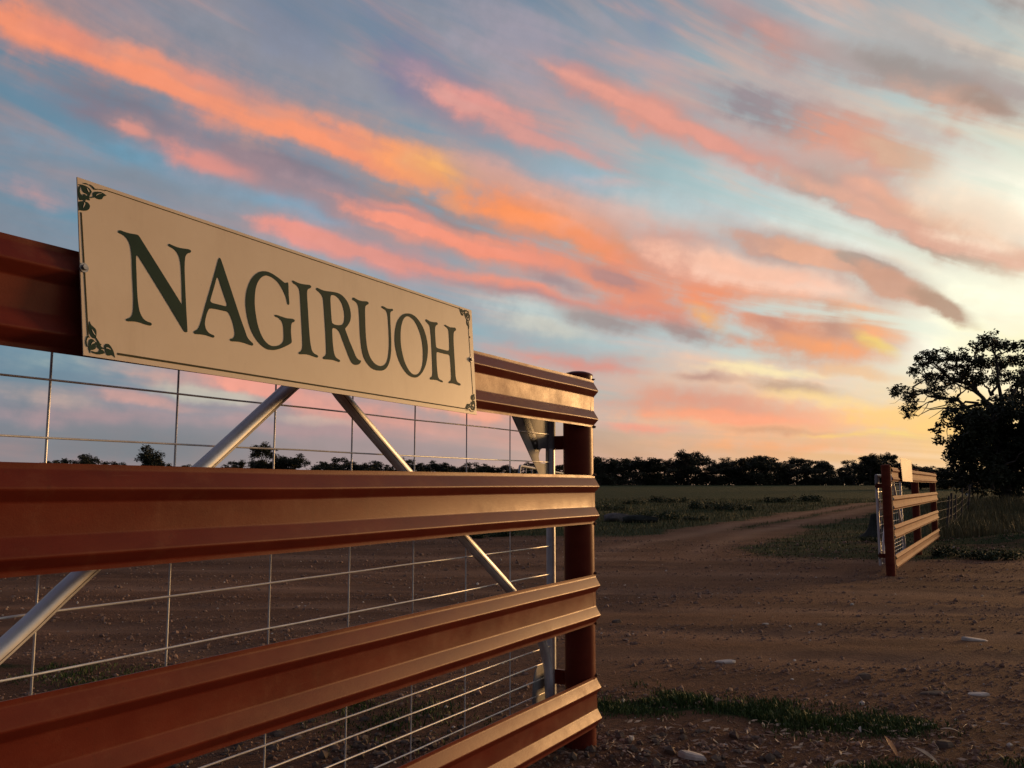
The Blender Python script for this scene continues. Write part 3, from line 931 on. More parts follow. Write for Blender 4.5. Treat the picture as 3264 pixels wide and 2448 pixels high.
def rail(fr, s0, s1, ztop, seed):
    """folded steel rail: a 3 mm sheet swept along the wing, not perfectly straight"""
    m = max(8, int(abs(s1 - s0) / .16))
    k = len(PROF)
    V, Fc = [], []
    for i in range(m + 1):
        s = s0 + (s1 - s0) * i / m
        dz = .0035 * noise.noise(Vector((s * .7, seed * 3.1, 0))) + .002 * noise.noise(Vector((s * 2.1, seed, 4)))
        for j, (n, z) in enumerate(PROF):
            dn = .0025 * noise.noise(Vector((s * 1.3, seed * 2.3, z * 9)))
            V.append(fr(s, n + dn, ztop + z + dz))
        for j, (n, z) in enumerate(PROF):
            dn = .0025 * noise.noise(Vector((s * 1.3, seed * 2.3, z * 9)))
            V.append(fr(s, n + dn - .003, ztop + z + dz))
    w = 2 * k
    for i in range(m):
        a, b = i * w, (i + 1) * w
        for j in range(k - 1):
            Fc.append((a + j, a + j + 1, b + j + 1, b + j))
            Fc.append((a + k + j, b + k + j, b + k + j + 1, a + k + j + 1))
        Fc.append((a, b, b + k, a + k))
        Fc.append((a + k - 1, a + w - 1, b + w - 1, b + k - 1))
    for e in (0, m * w):
        for j in range(k - 1):
            Fc.append((e + j, e + k + j, e + k + j + 1, e + j + 1))
    return V, Fc

def blob(c, rx, seed, n=7):
    """small lumpy weld"""
    rnd = random.Random(seed)
    bm = bmesh.new()
    bmesh.ops.create_icosphere(bm, subdivisions=1, radius=1)
    V = []
    for v in bm.verts:
        q = v.co * (1 + rnd.uniform(-.35, .35))
        V.append(Vector(c) + Vector((q.x * rx[0], q.y * rx[1], q.z * rx[2])))
    Fc = [tuple(v.index for v in f.verts) for f in bm.faces]
    bm.free()
    return V, Fc

def lathe(c, prof, seg=28):
    V, Fc = [], []
    for r, z in prof:
        for k in range(seg):
            a = 2 * pi * k / seg
            V.append(Vector(c) + Vector((r * cos(a), r * sin(a), z)))
    for i in range(len(prof) - 1):
        for k in range(seg):
            k2 = (k + 1) % seg
            Fc.append((i * seg + k, i * seg + k2, (i + 1) * seg + k2, (i + 1) * seg + k))
    Fc.append(tuple((len(prof) - 1) * seg + k for k in range(seg)))
    return V, Fc

RP = .078
def rail_wing(fr, name, label, post_s, s0, s1, joins, seed, coat='paint'):
    base = fr(post_s[0], -RP, 0)
    rt = root(name, base, label, 'fence', 'rust-red rail wings of the entrance')
    for k, s in enumerate(post_s):
        c = fr(s, -RP, 0)
        top = 1.868
        pr = [(RP, -.35), (RP, .4), (RP, .9), (RP, 1.4), (RP, top)]
        p = mesh_obj('post', *lathe(c, pr, 36), M[coat], rt, smooth=40)
        cap = [(RP + .002, top - .004), (RP + .001, top + .004), (RP * .8, top + .013), (RP * .5, top + .02), (RP * .12, top + .0235)]
        mesh_obj('post_cap', *lathe(c, cap, 36), M[coat], p, smooth=60)
    cuts = [s0] + list(joins) + [s1]
    for i, zt in enumerate(RAIL_TOPS):
        for a, b in zip(cuts, cuts[1:]):
            r = mesh_obj('rail', *rail(fr, a + (.004 if a != s0 else 0), b, zt, seed + i * 7 + a), M[coat], rt, smooth=30)
            if a == s0:
                for q, zz in enumerate((zt + .004, zt - .244)):
                    w = blob(fr(s0 - .006 + .012, .0, zz), (.011, .011, .008), seed * 31 + i * 5 + q)
                    mesh_obj('weld', *w, M['weld'], r, smooth=60)
    return rt

near_wing = rail_wing(NEARF, 'rail_fence', 'rust-red steel rail fence wing close by, with the lettered name sign bolted on', [.03, 5.05], 0, 5.3, [], 1)
far_wing = rail_wing(FARF, 'rail_fence', 'small distant rust-red rail fence wing with three posts and a pale blank sign', [-.10, 5.0, 10.1], 0, 10.4, [5.0], 3, 'far_paint')
# hinge lugs on the drive-end posts
for fr, rt, ps in ((NEARF, near_wing, .03), (FARF, far_wing, -.10)):
    for z0 in (1.52, .33):
        lug = plate([[(.0, -.036), (.0, .036), (.10, .036), (.115, .02), (.115, -.02), (.10, -.036)]],
                    lambda p, t, z0=z0: fr(ps - .006 + t, -2 * RP + .008 - p[0], z0 + p[1]), .012)
        lg = mesh_obj('hinge_lug', *lug, M['paint'], rt)
        pin = tube([fr(ps, -2 * RP - .085, z0 - .06), fr(ps, -2 * RP - .085, z0 + .055)], .011, 10)
        mesh_obj('hinge_pin', *pin, M['weld'], lg, smooth=40)

# ------------------------------------------------------------------ galvanised mesh gates, swung open behind the wings
GN = -.24
def mesh_gate(fr, label, far=False):
    e0 = .03 if not far else -.08
    rt = root('mesh_gate', fr(e0, GN, .17), label, 'gate', 'galvanised mesh gates folded open behind the wings')
    L = 3.74
    seg = 18 if not far else 10
    W_ = lambda s, z, n=GN: fr(s + (e0 - .02), n, z)
    R = .0235
    mesh_obj('hinge_stile', *tube([W_(.02, .17), W_(.02, 1.0), W_(.02, 1.70)], R, seg), M['galv'], rt, smooth=50)
    mesh_obj('latch_stile', *tube([W_(L, .17), W_(L, 1.0), W_(L, 1.70)], R, seg), M['galv'], rt, smooth=50)
    mesh_obj('top_tube', *tube([W_(.02, 1.70), W_(L, 1.70)], R - .001, seg), M['galv'], rt, smooth=50)
    mesh_obj('bottom_tube', *tube([W_(.02, .175), W_(L, .175)], R - .001, seg), M['galv'], rt, smooth=50)
    # bent braces: up from the hinge foot to the middle of the top tube and down again
    nb = GN + .045
    def bend(p):
        return [W_(s, z, nb) for s, z in p]
    b1 = [(1.80, 1.685), (1.74, 1.62), (1.373, 1.369), (.91, 1.064), (.517, .81), (.32, .655), (.22, .545), (.165, .45), (.138, .36), (.13, .20)]
    b2 = [(1.88, 1.69), (1.98, 1.63), (2.31, 1.372), (2.70, 1.078), (2.885, .929), (3.25, .66), (3.45, .51), (3.55, .38), (3.58, .20)]
    for pth in (b1, b2):
        # resample smoothly
        P = []
        for i in range(len(pth) - 1):
            p0 = Vector(pth[max(0, i - 1)]); p1 = Vector(pth[i]); p2 = Vector(pth[i + 1]); p3 = Vector(pth[min(len(pth) - 1, i + 2)])
            for k in range(4):
                t = k / 4
                P.append(.5 * ((2 * p1) + (p2 - p0) * t + (2 * p0 - 5 * p1 + 4 * p2 - p3) * t * t + (3 * p1 - p0 - 3 * p2 + p3) * t ** 3))
        P.append(Vector(pth[-1]))
        br = mesh_obj('brace', *tube(bend(P), R, seg), M['galv'], rt, smooth=50)
        if not far:
            # weld seam running down the tube
            off = (NN * .0212 + Vector((0, 0, -.0105)))
            mesh_obj('seam', *tube([q + off for q in bend(P)[2:-4]], .0016, 5), M['weld'], br)
    zs = [1.564, 1.418, 1.274, 1.130, .986, .842, .698, .554, .482, .408, .336, .263]
    rw = .0031 if not far else .004
    for i, z in enumerate(zs):
        pts = []
        for k in range(13):
            s = .04 + (L - .06) * k / 12
            pts.append(W_(s, z + .003 * noise.noise(Vector((s * 2, z * 9, 0))), GN + .004))
        mesh_obj('wire', *tube(pts, rw, 6), M['mesh_wire'], rt, smooth=60)
    s = .463 - .02
    while s < L - .05:
        pts = [W_(s + .0025 * noise.noise(Vector((s * 5, k, 2))), .19 + (1.50) * k / 8, GN - .003) for k in range(9)]
        mesh_obj('wire', *tube(pts, rw, 6), M['mesh_wire'], rt, smooth=60)
        s += .391
    # top gusset with its D-shaped hole, and the curved foot gusset
    go = [(.02, 1.70), (.50, 1.70), (.433, 1.636), (.16, 1.361), (.13, 1.33), (.02, 1.325)]
    gh = [(.071, 1.489), (.117, 1.488), (.135, 1.482), (.148, 1.467), (.156, 1.446), (.148, 1.424), (.135, 1.414), (.118, 1.411), (.072, 1.412)]
    gp = plate([go, gh], lambda p, t: W_(p[0] + .0, p[1], GN - .002 + t), .004)
    gs_ = mesh_obj('gusset', *gp, M['plate'], rt)
    fp = plate([smooth_poly([(.02, .42), (.116, .413), (.167, .407), (.205, .37), (.222, .31), (.225, .244), (.225, .19), (.02, .19)], 3)],
               lambda p, t: W_(p[0], p[1], GN - .002 + t), .004)
    mesh_obj('foot_gusset', *fp, M['plate'], rt)
    mesh_obj('collar', *tube([W_(.02, 1.49), W_(.02, 1.70)], R + .004, seg), M['plate'], rt, smooth=50)
    if not far:
        # maker's strip on the gusset
        A_, B_ = Vector((.300, 1.640)), Vector((.170, 1.478))
        ax = (B_ - A_).normalized(); ay = Vector((-ax.y, ax.x)) * -1
        if ay.x > 0: ay = -ay
        q = lambda a, b: A_ + ax * a + ay * b
        Ln = (B_ - A_).length
        st = [q(-.02, -.028), q(Ln - .012, -.028), q(Ln + .014, .006), q(Ln - .03, .03), q(-.02, .03)]
        sk = mesh_obj('maker_strip', *plate([st], lambda p, t: W_(p[0], p[1], GN + .0022 + t), .0008), M['sticker'], gs_)
        # worn letters: just pale strokes that can still be made out
        glyph = [[(0, 0), (.02, 0), (.02, .004), (.004, .004), (.004, .016), (0, .016)],
                 [(0, 0), (.004, 0), (.004, .012), (.018, .012), (.018, .016), (0, .016)],
                 [(0, 0), (.018, .002), (.02, .008), (.018, .014), (0, .016), (0, .011), (.012, .011), (.012, .005), (0, .005)],
                 [(.002, 0), (.016, .001), (.018, .008), (.014, .016), (.002, .015), (0, .008)],
                 [(0, .001), (.014, 0), (.01, .006), (.018, .012), (.012, .016), (.002, .012)]]
        for i, g in enumerate(glyph):
            o_ = .045 + i * .028
            pts = [q(o_ + x_, -.006 + y_) for x_, y_ in g]
            mesh_obj('letter', *plate([pts], lambda p, t: W_(p[0], p[1], GN + .0031 + t), .0006), M['sticker_ink'], gs_)
    return rt
mesh_gate(NEARF, 'galvanised mesh gate with slanting tube braces, folded open behind the near red rails')
mesh_gate(FARF, 'galvanised mesh gate seen through the far red rail wing, silver stile beside its post', True)

# ------------------------------------------------------------------ name sign
# Sign outlines in 1/10000 of the board's length and height, measured from its lower left corner.
LETTERS = [[[[602,7476],[614,7568],[641,7618],[695,7602],[790,7600],[915,7655],[942,7618],[982,7432],[1149,6585],[1396,5345],[1644,4092],[1654,4038],[1662,4096],[1667,4682],[1673,5732],[1671,6466],[1661,6825],[1643,7071],[1610,7277],[1559,7425],[1499,7491],[1458,7537],[1461,7624],[1479,7680],[1509,7664],[1607,7617],[1700,7632],[1833,7704],[1872,7673],[1877,7598],[1857,7497],[1821,7435],[1785,7308],[1762,7136],[1746,6748],[1738,6318],[1733,5259],[1732,4213],[1733,3435],[1735,2507],[1730,2391],[1710,2362],[1679,2393],[1643,2558],[1268,4557],[927,6315],[907,6386],[893,6382],[884,6323],[879,6118],[877,5269],[875,4278],[881,3643],[896,3164],[920,2889],[959,2672],[1014,2554],[1084,2515],[1100,2452],[1092,2362],[1064,2334],[997,2346],[900,2396],[804,2392],[702,2329],[676,2363],[676,2431],[697,2484],[731,2547],[767,2679],[793,2941],[804,3290],[811,3734],[811,4322],[810,5208],[812,5954],[808,6448],[795,6834],[770,7083],[732,7267],[679,7385],[619,7429]]],[[[2443,7749],[2459,7709],[2478,7560],[2566,6640],[2714,5096],[2834,3853],[2896,3284],[2939,2868],[2993,2668],[3054,2522],[3066,2446],[3046,2356],[3015,2348],[2916,2399],[2792,2427],[2686,2400],[2602,2364],[2574,2405],[2575,2471],[2598,2540],[2634,2590],[2665,2720],[2678,2919],[2673,3190],[2653,3560],[2616,3917],[2580,4166],[2544,4259],[2476,4263],[2357,4260],[2241,4236],[2191,4198],[2161,4096],[2133,3888],[2099,3544],[2077,3158],[2086,2900],[2115,2709],[2165,2583],[2238,2525],[2254,2471],[2244,2385],[2219,2364],[2146,2402],[2065,2423],[1969,2402],[1881,2371],[1855,2421],[1860,2513],[1884,2581],[1934,2718],[1978,2984],[2025,3438],[2092,4177],[2209,5397],[2328,6645],[2409,7550],[2429,7691]],[[2375,6402],[2394,6348],[2420,6068],[2493,5305],[2544,4797],[2545,4661],[2524,4606],[2430,4599],[2313,4605],[2238,4611],[2211,4671],[2211,4778],[2247,5158],[2316,5868],[2353,6283]]],[[[3962,7438],[3966,7307],[3961,6729],[3962,6314],[3963,5900],[3952,5814],[3934,5800],[3918,5865],[3899,6211],[3861,6543],[3799,6904],[3720,7222],[3621,7418],[3522,7493],[3447,7476],[3380,7364],[3311,7166],[3249,6861],[3202,6496],[3171,6072],[3152,5562],[3147,5064],[3159,4484],[3188,3867],[3235,3360],[3301,2962],[3370,2735],[3434,2626],[3508,2597],[3601,2668],[3688,2806],[3742,2965],[3771,3134],[3785,3420],[3790,3879],[3786,4181],[3766,4421],[3730,4573],[3672,4683],[3606,4721],[3593,4777],[3608,4843],[3642,4853],[3760,4823],[3880,4798],[4022,4859],[4074,4818],[4076,4742],[4049,4646],[4016,4587],[3988,4463],[3975,4259],[3964,3893],[3968,3436],[3972,3209],[3961,3100],[3897,2933],[3807,2752],[3683,2528],[3562,2367],[3461,2307],[3362,2313],[3267,2452],[3175,2688],[3086,3068],[3016,3554],[2971,4152],[2950,4719],[2947,5203],[2968,5756],[3007,6230],[3071,6729],[3158,7180],[3260,7508],[3344,7676],[3428,7763],[3511,7778],[3610,7715],[3743,7551],[3826,7418],[3885,7330],[3926,7397]]],[[[4065,7602],[4085,7683],[4120,7677],[4236,7619],[4363,7650],[4513,7726],[4552,7663],[4537,7542],[4498,7455],[4459,7357],[4437,7206],[4427,6849],[4428,5786],[4429,4465],[4438,3525],[4457,3065],[4479,2817],[4532,2664],[4606,2601],[4629,2535],[4612,2430],[4574,2409],[4481,2452],[4371,2494],[4261,2462],[4152,2400],[4129,2459],[4140,2542],[4183,2634],[4223,2822],[4238,3141],[4245,3924],[4247,5125],[4247,6176],[4247,6808],[4235,7142],[4203,7326],[4151,7430],[4099,7500]]],[[[4679,7587],[4700,7680],[4738,7674],[4832,7629],[4910,7628],[5088,7711],[5228,7756],[5349,7715],[5467,7502],[5553,7174],[5600,6729],[5612,6285],[5588,5872],[5529,5521],[5461,5250],[5421,5112],[5434,4953],[5522,4259],[5613,3645],[5687,3129],[5736,2960],[5787,2877],[5830,2883],[5833,2789],[5803,2633],[5747,2508],[5671,2440],[5609,2462],[5549,2608],[5493,2909],[5404,3576],[5325,4190],[5273,4598],[5227,4815],[5159,4923],[5090,4925],[5058,4838],[5049,4614],[5045,3904],[5053,3367],[5069,2998],[5103,2747],[5161,2632],[5220,2567],[5224,2477],[5196,2402],[5137,2430],[5038,2468],[4920,2441],[4783,2398],[4755,2457],[4767,2559],[4817,2667],[4851,2873],[4859,3252],[4865,4330],[4862,5300],[4859,6275],[4855,6817],[4841,7078],[4797,7288],[4733,7425],[4687,7506]],[[5102,7457],[5163,7495],[5242,7431],[5328,7222],[5392,6851],[5423,6370],[5425,5979],[5403,5629],[5361,5405],[5298,5294],[5196,5223],[5106,5227],[5058,5303],[5050,5598],[5048,6255],[5048,6915],[5060,7311],[5078,7409]]],[[[5686,7640],[5708,7756],[5754,7761],[5844,7686],[5966,7685],[6123,7782],[6174,7728],[6167,7595],[6117,7490],[6072,7333],[6051,7053],[6039,6276],[6029,5177],[6040,4260],[6075,3685],[6138,3233],[6237,2907],[6340,2771],[6448,2761],[6549,2880],[6631,3118],[6688,3482],[6729,4009],[6761,4701],[6773,5669],[6775,6520],[6768,7027],[6749,7354],[6708,7506],[6643,7570],[6583,7626],[6581,7709],[6608,7776],[6669,7761],[6757,7702],[6846,7725],[6938,7801],[6959,7730],[6945,7628],[6910,7579],[6874,7477],[6854,7290],[6845,6684],[6842,5714],[6834,4859],[6810,4112],[6770,3527],[6707,3047],[6621,2668],[6517,2450],[6396,2362],[6267,2351],[6142,2450],[6023,2738],[5938,3122],[5888,3630],[5867,4262],[5858,5064],[5864,5987],[5861,6800],[5849,7172],[5817,7392],[5759,7509],[5700,7554]]],[[[7435,7779],[7567,7836],[7710,7745],[7850,7458],[7988,6953],[8084,6234],[8125,5477],[8113,4749],[8059,4061],[7983,3485],[7870,2955],[7738,2568],[7623,2385],[7490,2362],[7349,2496],[7216,2830],[7089,3362],[7001,4052],[6960,4767],[6964,5509],[7003,6165],[7075,6789],[7178,7268],[7301,7604]],[[7446,7540],[7537,7541],[7653,7376],[7766,6980],[7863,6390],[7927,5595],[7939,4827],[7922,4105],[7884,3552],[7811,3072],[7718,2762],[7617,2638],[7496,2654],[7383,2915],[7276,3405],[7208,3998],[7166,4720],[7159,5405],[7179,6110],[7222,6661],[7291,7146],[7368,7418]]],[[[8092,7660],[8112,7766],[8157,7768],[8257,7687],[8386,7705],[8518,7779],[8561,7704],[8539,7578],[8485,7466],[8448,7238],[8435,6768],[8437,5973],[8442,5609],[8465,5471],[8530,5430],[8729,5425],[8891,5433],[8947,5491],[8969,5617],[8982,6188],[8985,6944],[8975,7314],[8943,7494],[8886,7600],[8828,7667],[8814,7738],[8850,7795],[8917,7747],[9052,7695],[9234,7787],[9287,7703],[9270,7544],[9211,7409],[9178,7197],[9158,6550],[9158,5351],[9163,4097],[9166,3285],[9191,2922],[9243,2727],[9340,2646],[9361,2548],[9322,2449],[9237,2474],[9098,2518],[8987,2505],[8882,2470],[8873,2559],[8908,2667],[8967,2818],[8988,3137],[8989,4007],[8984,4752],[8971,5025],[8924,5091],[8801,5071],[8614,5068],[8508,5081],[8459,5009],[8442,4817],[8434,4143],[8438,3418],[8457,2883],[8505,2663],[8609,2591],[8639,2513],[8619,2431],[8552,2443],[8448,2516],[8331,2522],[8162,2456],[8143,2542],[8166,2654],[8220,2770],[8251,2964],[8264,3751],[8271,5142],[8270,6233],[8261,6957],[8235,7275],[8175,7446],[8114,7555]]]]
ORNAMENTS = [[([(2,9568),(36,9608),(86,9634),(136,9620),(179,9554),(203,9462),(209,9384),(192,9252),(178,9112),(168,9051),(146,9048),(148,9148),(131,9176),(100,9185),(70,9268),(59,9375),(53,9465),(32,9547)],[(129,9538),(147,9500),(168,9393),(169,9309),(158,9319),(143,9422)]),([(224,9267),(231,9362),(261,9456),(306,9524),(358,9560),(397,9534),(442,9461),(408,9387),(388,9312),(367,9175),(341,9105),(302,9082),(270,9104),(245,9147),(229,9151)],[(272,9266),(305,9394),(370,9501),(311,9365),(275,9245)]),([(-2,8503),(27,8610),(71,8663),(80,8663),(105,8681),(133,8692),(161,8628),(174,8522),(168,8394),(148,8273),(116,8182),(66,8115),(22,8088),(-8,8060),(7,8130),(5,8271),(0,8385)],[(83,8606),(98,8612),(97,8502),(84,8390),(66,8260),(71,8387),(80,8482)]),([(23,9493),(39,9466),(30,9265),(34,9102),(55,9019),(76,8961),(82,8846),(71,8737),(24,8679),(7,8851),(-1,9033),(-2,9201),(9,9384)],None),([(77,9071),(97,9120),(113,9116),(115,9070),(149,9064),(174,9029),(232,9155),(244,9097),(186,8996),(161,8969),(176,8915),(172,8842),(147,8830),(113,8836),(105,8669),(80,8638),(84,8801),(79,8940)],None),([(80,9731),(125,9794),(159,9773),(156,9749),(124,9722),(93,9711)],None),([(175,9789),(206,9773),(238,9715),(266,9645),(314,9690),(366,9724),(425,9732),(421,9710),(359,9686),(307,9651),(249,9562),(230,9619),(200,9715),(165,9736)],None)],[([(108,1910),(114,1827),(130,1724),(163,1631),(190,1545),(203,1407),(201,1239),(194,1088),(179,1016),(151,1009),(124,1085),(100,1235),(88,1414),(87,1621),(94,1772)],[(125,1512),(149,1413),(171,1281),(187,1171),(167,1217),(146,1328)]),([(78,684),(88,834),(108,930),(134,950),(156,918),(177,828),(200,821),(234,821),(273,730),(258,669),(277,597),(312,564),(314,514),(276,481),(247,412),(219,499),(200,571),(199,695),(182,674),(186,563),(179,455),(150,376),(111,332),(99,263),(98,150),(85,255),(75,414)],[(113,602),(123,711),(149,806),(174,784),(154,720),(131,685)]),([(315,661),(325,761),(355,828),(389,811),(417,701),(439,566),(456,428),(465,264),(473,120),(453,194),(424,230),(389,189),(354,191),(332,315),(320,496)],[(335,599),(358,624),(387,588),(418,501),(392,528),(363,553),(337,559)]),([(194,1088),(224,919),(246,828),(217,810),(188,1000)],None),([(113,261),(127,290),(161,268),(206,284),(229,339),(241,429),(270,446),(287,435),(309,343),(317,275),(285,225),(245,175),(199,155),(154,182),(121,214)],None),([(74,1125),(103,1009),(81,1006),(61,920),(52,771),(55,608),(62,468),(46,520),(35,657),(38,823),(50,996)],None)]]

SC = {'TL': Vector((-1.0173, 1.9636, 2.0160)), 'BL': Vector((-.9633, 1.9328, 1.5900)),
      'TR': Vector((-.1622, 3.4263, 1.9958)), 'BR': Vector((-.1390, 3.4127, 1.5748))}
def sign_pt(a, b):
    # the thin board is slightly twisted: its foot stands off the rail more at the near end
    return (SC['BL'] * (1 - a) + SC['BR'] * a) * (1 - b) + (SC['TL'] * (1 - a) + SC['TR'] * a) * b
SN = (SC['BR'] - SC['BL']).cross(SC['TL'] - SC['BL']).normalized()
def on_sign(p, d): return sign_pt(p[0], p[1]) + SN * d

def build_sign():
    rt = root('name_sign', sign_pt(.5, 0), 'cream name sign with dark green serif lettering bolted across the near top rail', 'sign')
    nx, ny = 24, 6
    V = [on_sign((i / nx, j / ny), d) for d in (0, -.0032) for j in range(ny + 1) for i in range(nx + 1)]
    n = (nx + 1) * (ny + 1)
    ix = lambda i, j, k: k * n + j * (nx + 1) + i
    Fc = []
    for j in range(ny):
        for i in range(nx):
            Fc.append((ix(i, j, 0), ix(i + 1, j, 0), ix(i + 1, j + 1, 0), ix(i, j + 1, 0)))
            Fc.append((ix(i, j, 1), ix(i, j + 1, 1), ix(i + 1, j + 1, 1), ix(i + 1, j, 1)))
    for i in range(nx):
        Fc.append((ix(i, 0, 0), ix(i, 0, 1), ix(i + 1, 0, 1), ix(i + 1, 0, 0)))
        Fc.append((ix(i, ny, 0), ix(i + 1, ny, 0), ix(i + 1, ny, 1), ix(i, ny, 1)))
    for j in range(ny):
        Fc.append((ix(0, j, 0), ix(0, j + 1, 0), ix(0, j + 1, 1), ix(0, j, 1)))
        Fc.append((ix(nx, j, 0), ix(nx, j, 1), ix(nx, j + 1, 1), ix(nx, j + 1, 0)))
    mesh_obj('board', V, Fc, M['sign'], rt)
    up = lambda o: [(p[0] * 1e-4, p[1] * 1e-4) for p in o]
    asp = 1.694 / .427
    def sm(o, corner=52):
        q = smooth_poly([(p[0] * asp, p[1]) for p in up(o)], 3, corner)
        return [(p[0] / asp, p[1]) for p in q]
    raised = lambda h: (lambda p, t: on_sign(p, .0003 + h * 0 + t))
    for L in LETTERS:
        mesh_obj('letter', *plate([sm(o) for o in L], lambda p, t: on_sign(p, .0002 + t), .0010), M['letter'], rt)
    # leaf sprigs in the corners; the right-hand pair are the left-hand ones turned round
    for k, orn in enumerate(ORNAMENTS):
        for turn in (False, True):
            ox, oy = (0, 0)
            f = (lambda o: [(9945 - p[0], 9985 - p[1]) for p in o]) if turn else (lambda o: o)
            lf = None
            for i, (o, v) in enumerate(orn):
                ob = mesh_obj('leaf_sprig' if i == 0 else 'sprig_leaf', *plate([sm(f(o), 60)], lambda p, t, i=i: on_sign(p, .0002 + i * .00006 + t), .0008), M['letter'], rt if lf is None else lf)
                if lf is None: lf = ob
                if v:
                    mesh_obj('leaf_vein', *plate([sm(f(v), 60)], lambda p, t: on_sign(p, .0014 + t), .0005), M['vein'], lf)
    # border lines: (a0,b0)-(a1,b1), half width in metres
    for (a0, b0, a1, b1, w0, w1) in ((.0038, .799, .0075, .112, .0018, .0018), (.042, .977, .951, .976, .0009, .0014), (.0515, .036, .962, .039, .0026, .0019), (.9815, .83, .9873, .19, .0014, .0014)):
        d = Vector(((a1 - a0) * 1.694, (b1 - b0) * .427)).normalized()
        nx_, ny_ = -d.y / 1.694, d.x / .427
        pts = [(a0 + nx_ * w0, b0 + ny_ * w0), (a0 - nx_ * w0, b0 - ny_ * w0), (a1 - nx_ * w1, b1 - ny_ * w1), (a1 + nx_ * w1, b1 + ny_ * w1)]
        # split along the length so that it follows the board
        m = 12
        A_, B_, C_, D_ = (Vector(p) for p in pts)
        low = [B_ + (C_ - B_) * i / m for i in range(m + 1)]; hi = [D_ + (A_ - D_) * i / m for i in range(m + 1)]
        mesh_obj('border_line', *plate([low + hi], lambda p, t: on_sign(p, .0002 + t), .0007), M['line'], rt)
    # bolts with washers
    for a, b in ((.0045, .484), (.985, .515)):
        c = sign_pt(a, b)
        w = tube([c, c + SN * .003], .0115, 16)
        bo = mesh_obj('bolt', *join([w, tube([c + SN * .003, c + SN * .009], .007, 6)]), M['bolt'], rt)
        mesh_obj('bolt_shank', *tube([c, c - SN * .06], .004, 8), M['bolt'], bo)
    # spare drilled hole near the right edge
    c = sign_pt(.986, .73)
    mesh_obj('drill_hole', *tube([c + SN * .0002, c + SN * .0007], .0042, 12), M['weld'], rt)
    return rt
build_sign()

# blank sign on the far wing
def build_far_sign():
    q = {'TL': FARF(1.15, .030, 2.04), 'TR': FARF(3.20, .036, 2.035), 'BL': FARF(1.15, .053, 1.605), 'BR': FARF(3.20, .041, 1.597)}
    def pt(a, b): return (q['BL'] * (1 - a) + q['BR'] * a) * (1 - b) + (q['TL'] * (1 - a) + q['TR'] * a) * b
    rt = root('name_sign', pt(.5, 0), 'small pale sign standing above the top rail of the far red wing', 'sign')
    nrm = NN
    def pl(a0, a1, b0, b1, d, th):
        pts = [pt(a0, b0), pt(a1, b0), pt(a1, b1), pt(a0, b1)]
        V = [p + nrm * (d + th) for p in pts] + [p + nrm * d for p in pts]
        return V, [(0, 1, 2, 3), (7, 6, 5, 4), (0, 4, 5, 1), (1, 5, 6, 2), (2, 6, 7, 3), (3, 7, 4, 0)]
    mesh_obj('board', *pl(0, 1, 0, 1, 0, .004), M['far_board'], rt)
    for a0, a1, b0, b1 in ((.30, .42, .30, .82), (.46, .96, .60, .84), (.46, .96, .16, .44)):
        mesh_obj('faded_panel', *pl(a0, a1, b0, b1, .0045, .0008), M['faint'], rt)
    for a0, a1, b0, b1 in ((.03, .97, .925, .94), (.03, .97, .06, .075), (.03, .036, .06, .94), (.964, .97, .06, .94)):
        mesh_obj('border_line', *pl(a0, a1, b0, b1, .0045, .001), M['faint'], rt)
    for a in (.03, .97):
        c = pt(a, .48)
        mesh_obj('bolt', *tube([c - nrm * .06, c + nrm * .012], .007, 6), M['bolt'], rt)
build_far_sign()

# ------------------------------------------------------------------ trees
def rnd_dir(r):
    while True:
        v = Vector((r.uniform(-1, 1), r.uniform(-1, 1), r.uniform(-1, 1)))
        if .05 < v.length < 1: return v.normalized()

def leaf_quads(centers, r, count, size, out_v, out_f, droop=.35, spread=1.0, tri=False):
    """leaves scattered round each (centre, radius)"""
    for c, rad in centers:
        k = max(1, int(count * (rad ** 2)))
        for _ in range(k):
            d = rnd_dir(r) * rad * spread * (r.random() ** .45)
            p = c + Vector((d.x, d.y, d.z * .72))
            L = size * r.uniform(.6, 1.35)
            ax = rnd_dir(r); ax.z = ax.z * .6 - droop; ax.normalize()
            sd = ax.cross(rnd_dir(r))
            if sd.length < .05: continue
            sd = sd.normalized() * L * r.uniform(.16, .26)
            o = len(out_v)
            out_v += [p, p + ax * L * .5 + sd, p + ax * L, p + ax * L * .5 - sd]
            out_f.append((o, o + 1, o + 2, o + 3))

def limb_path(a, b, r, sag, n=6, wob=.08):
    a, b = Vector(a), Vector(b)
    L = (b - a).length
    out = []
    for i in range(n + 1):
        t = i / n
        p = a.lerp(b, t) + Vector((0, 0, sag * L * 4 * t * (1 - t)))
        if 0 < i < n:
            p += rnd_dir(r) * L * wob * .5
        out.append(p)
    return out

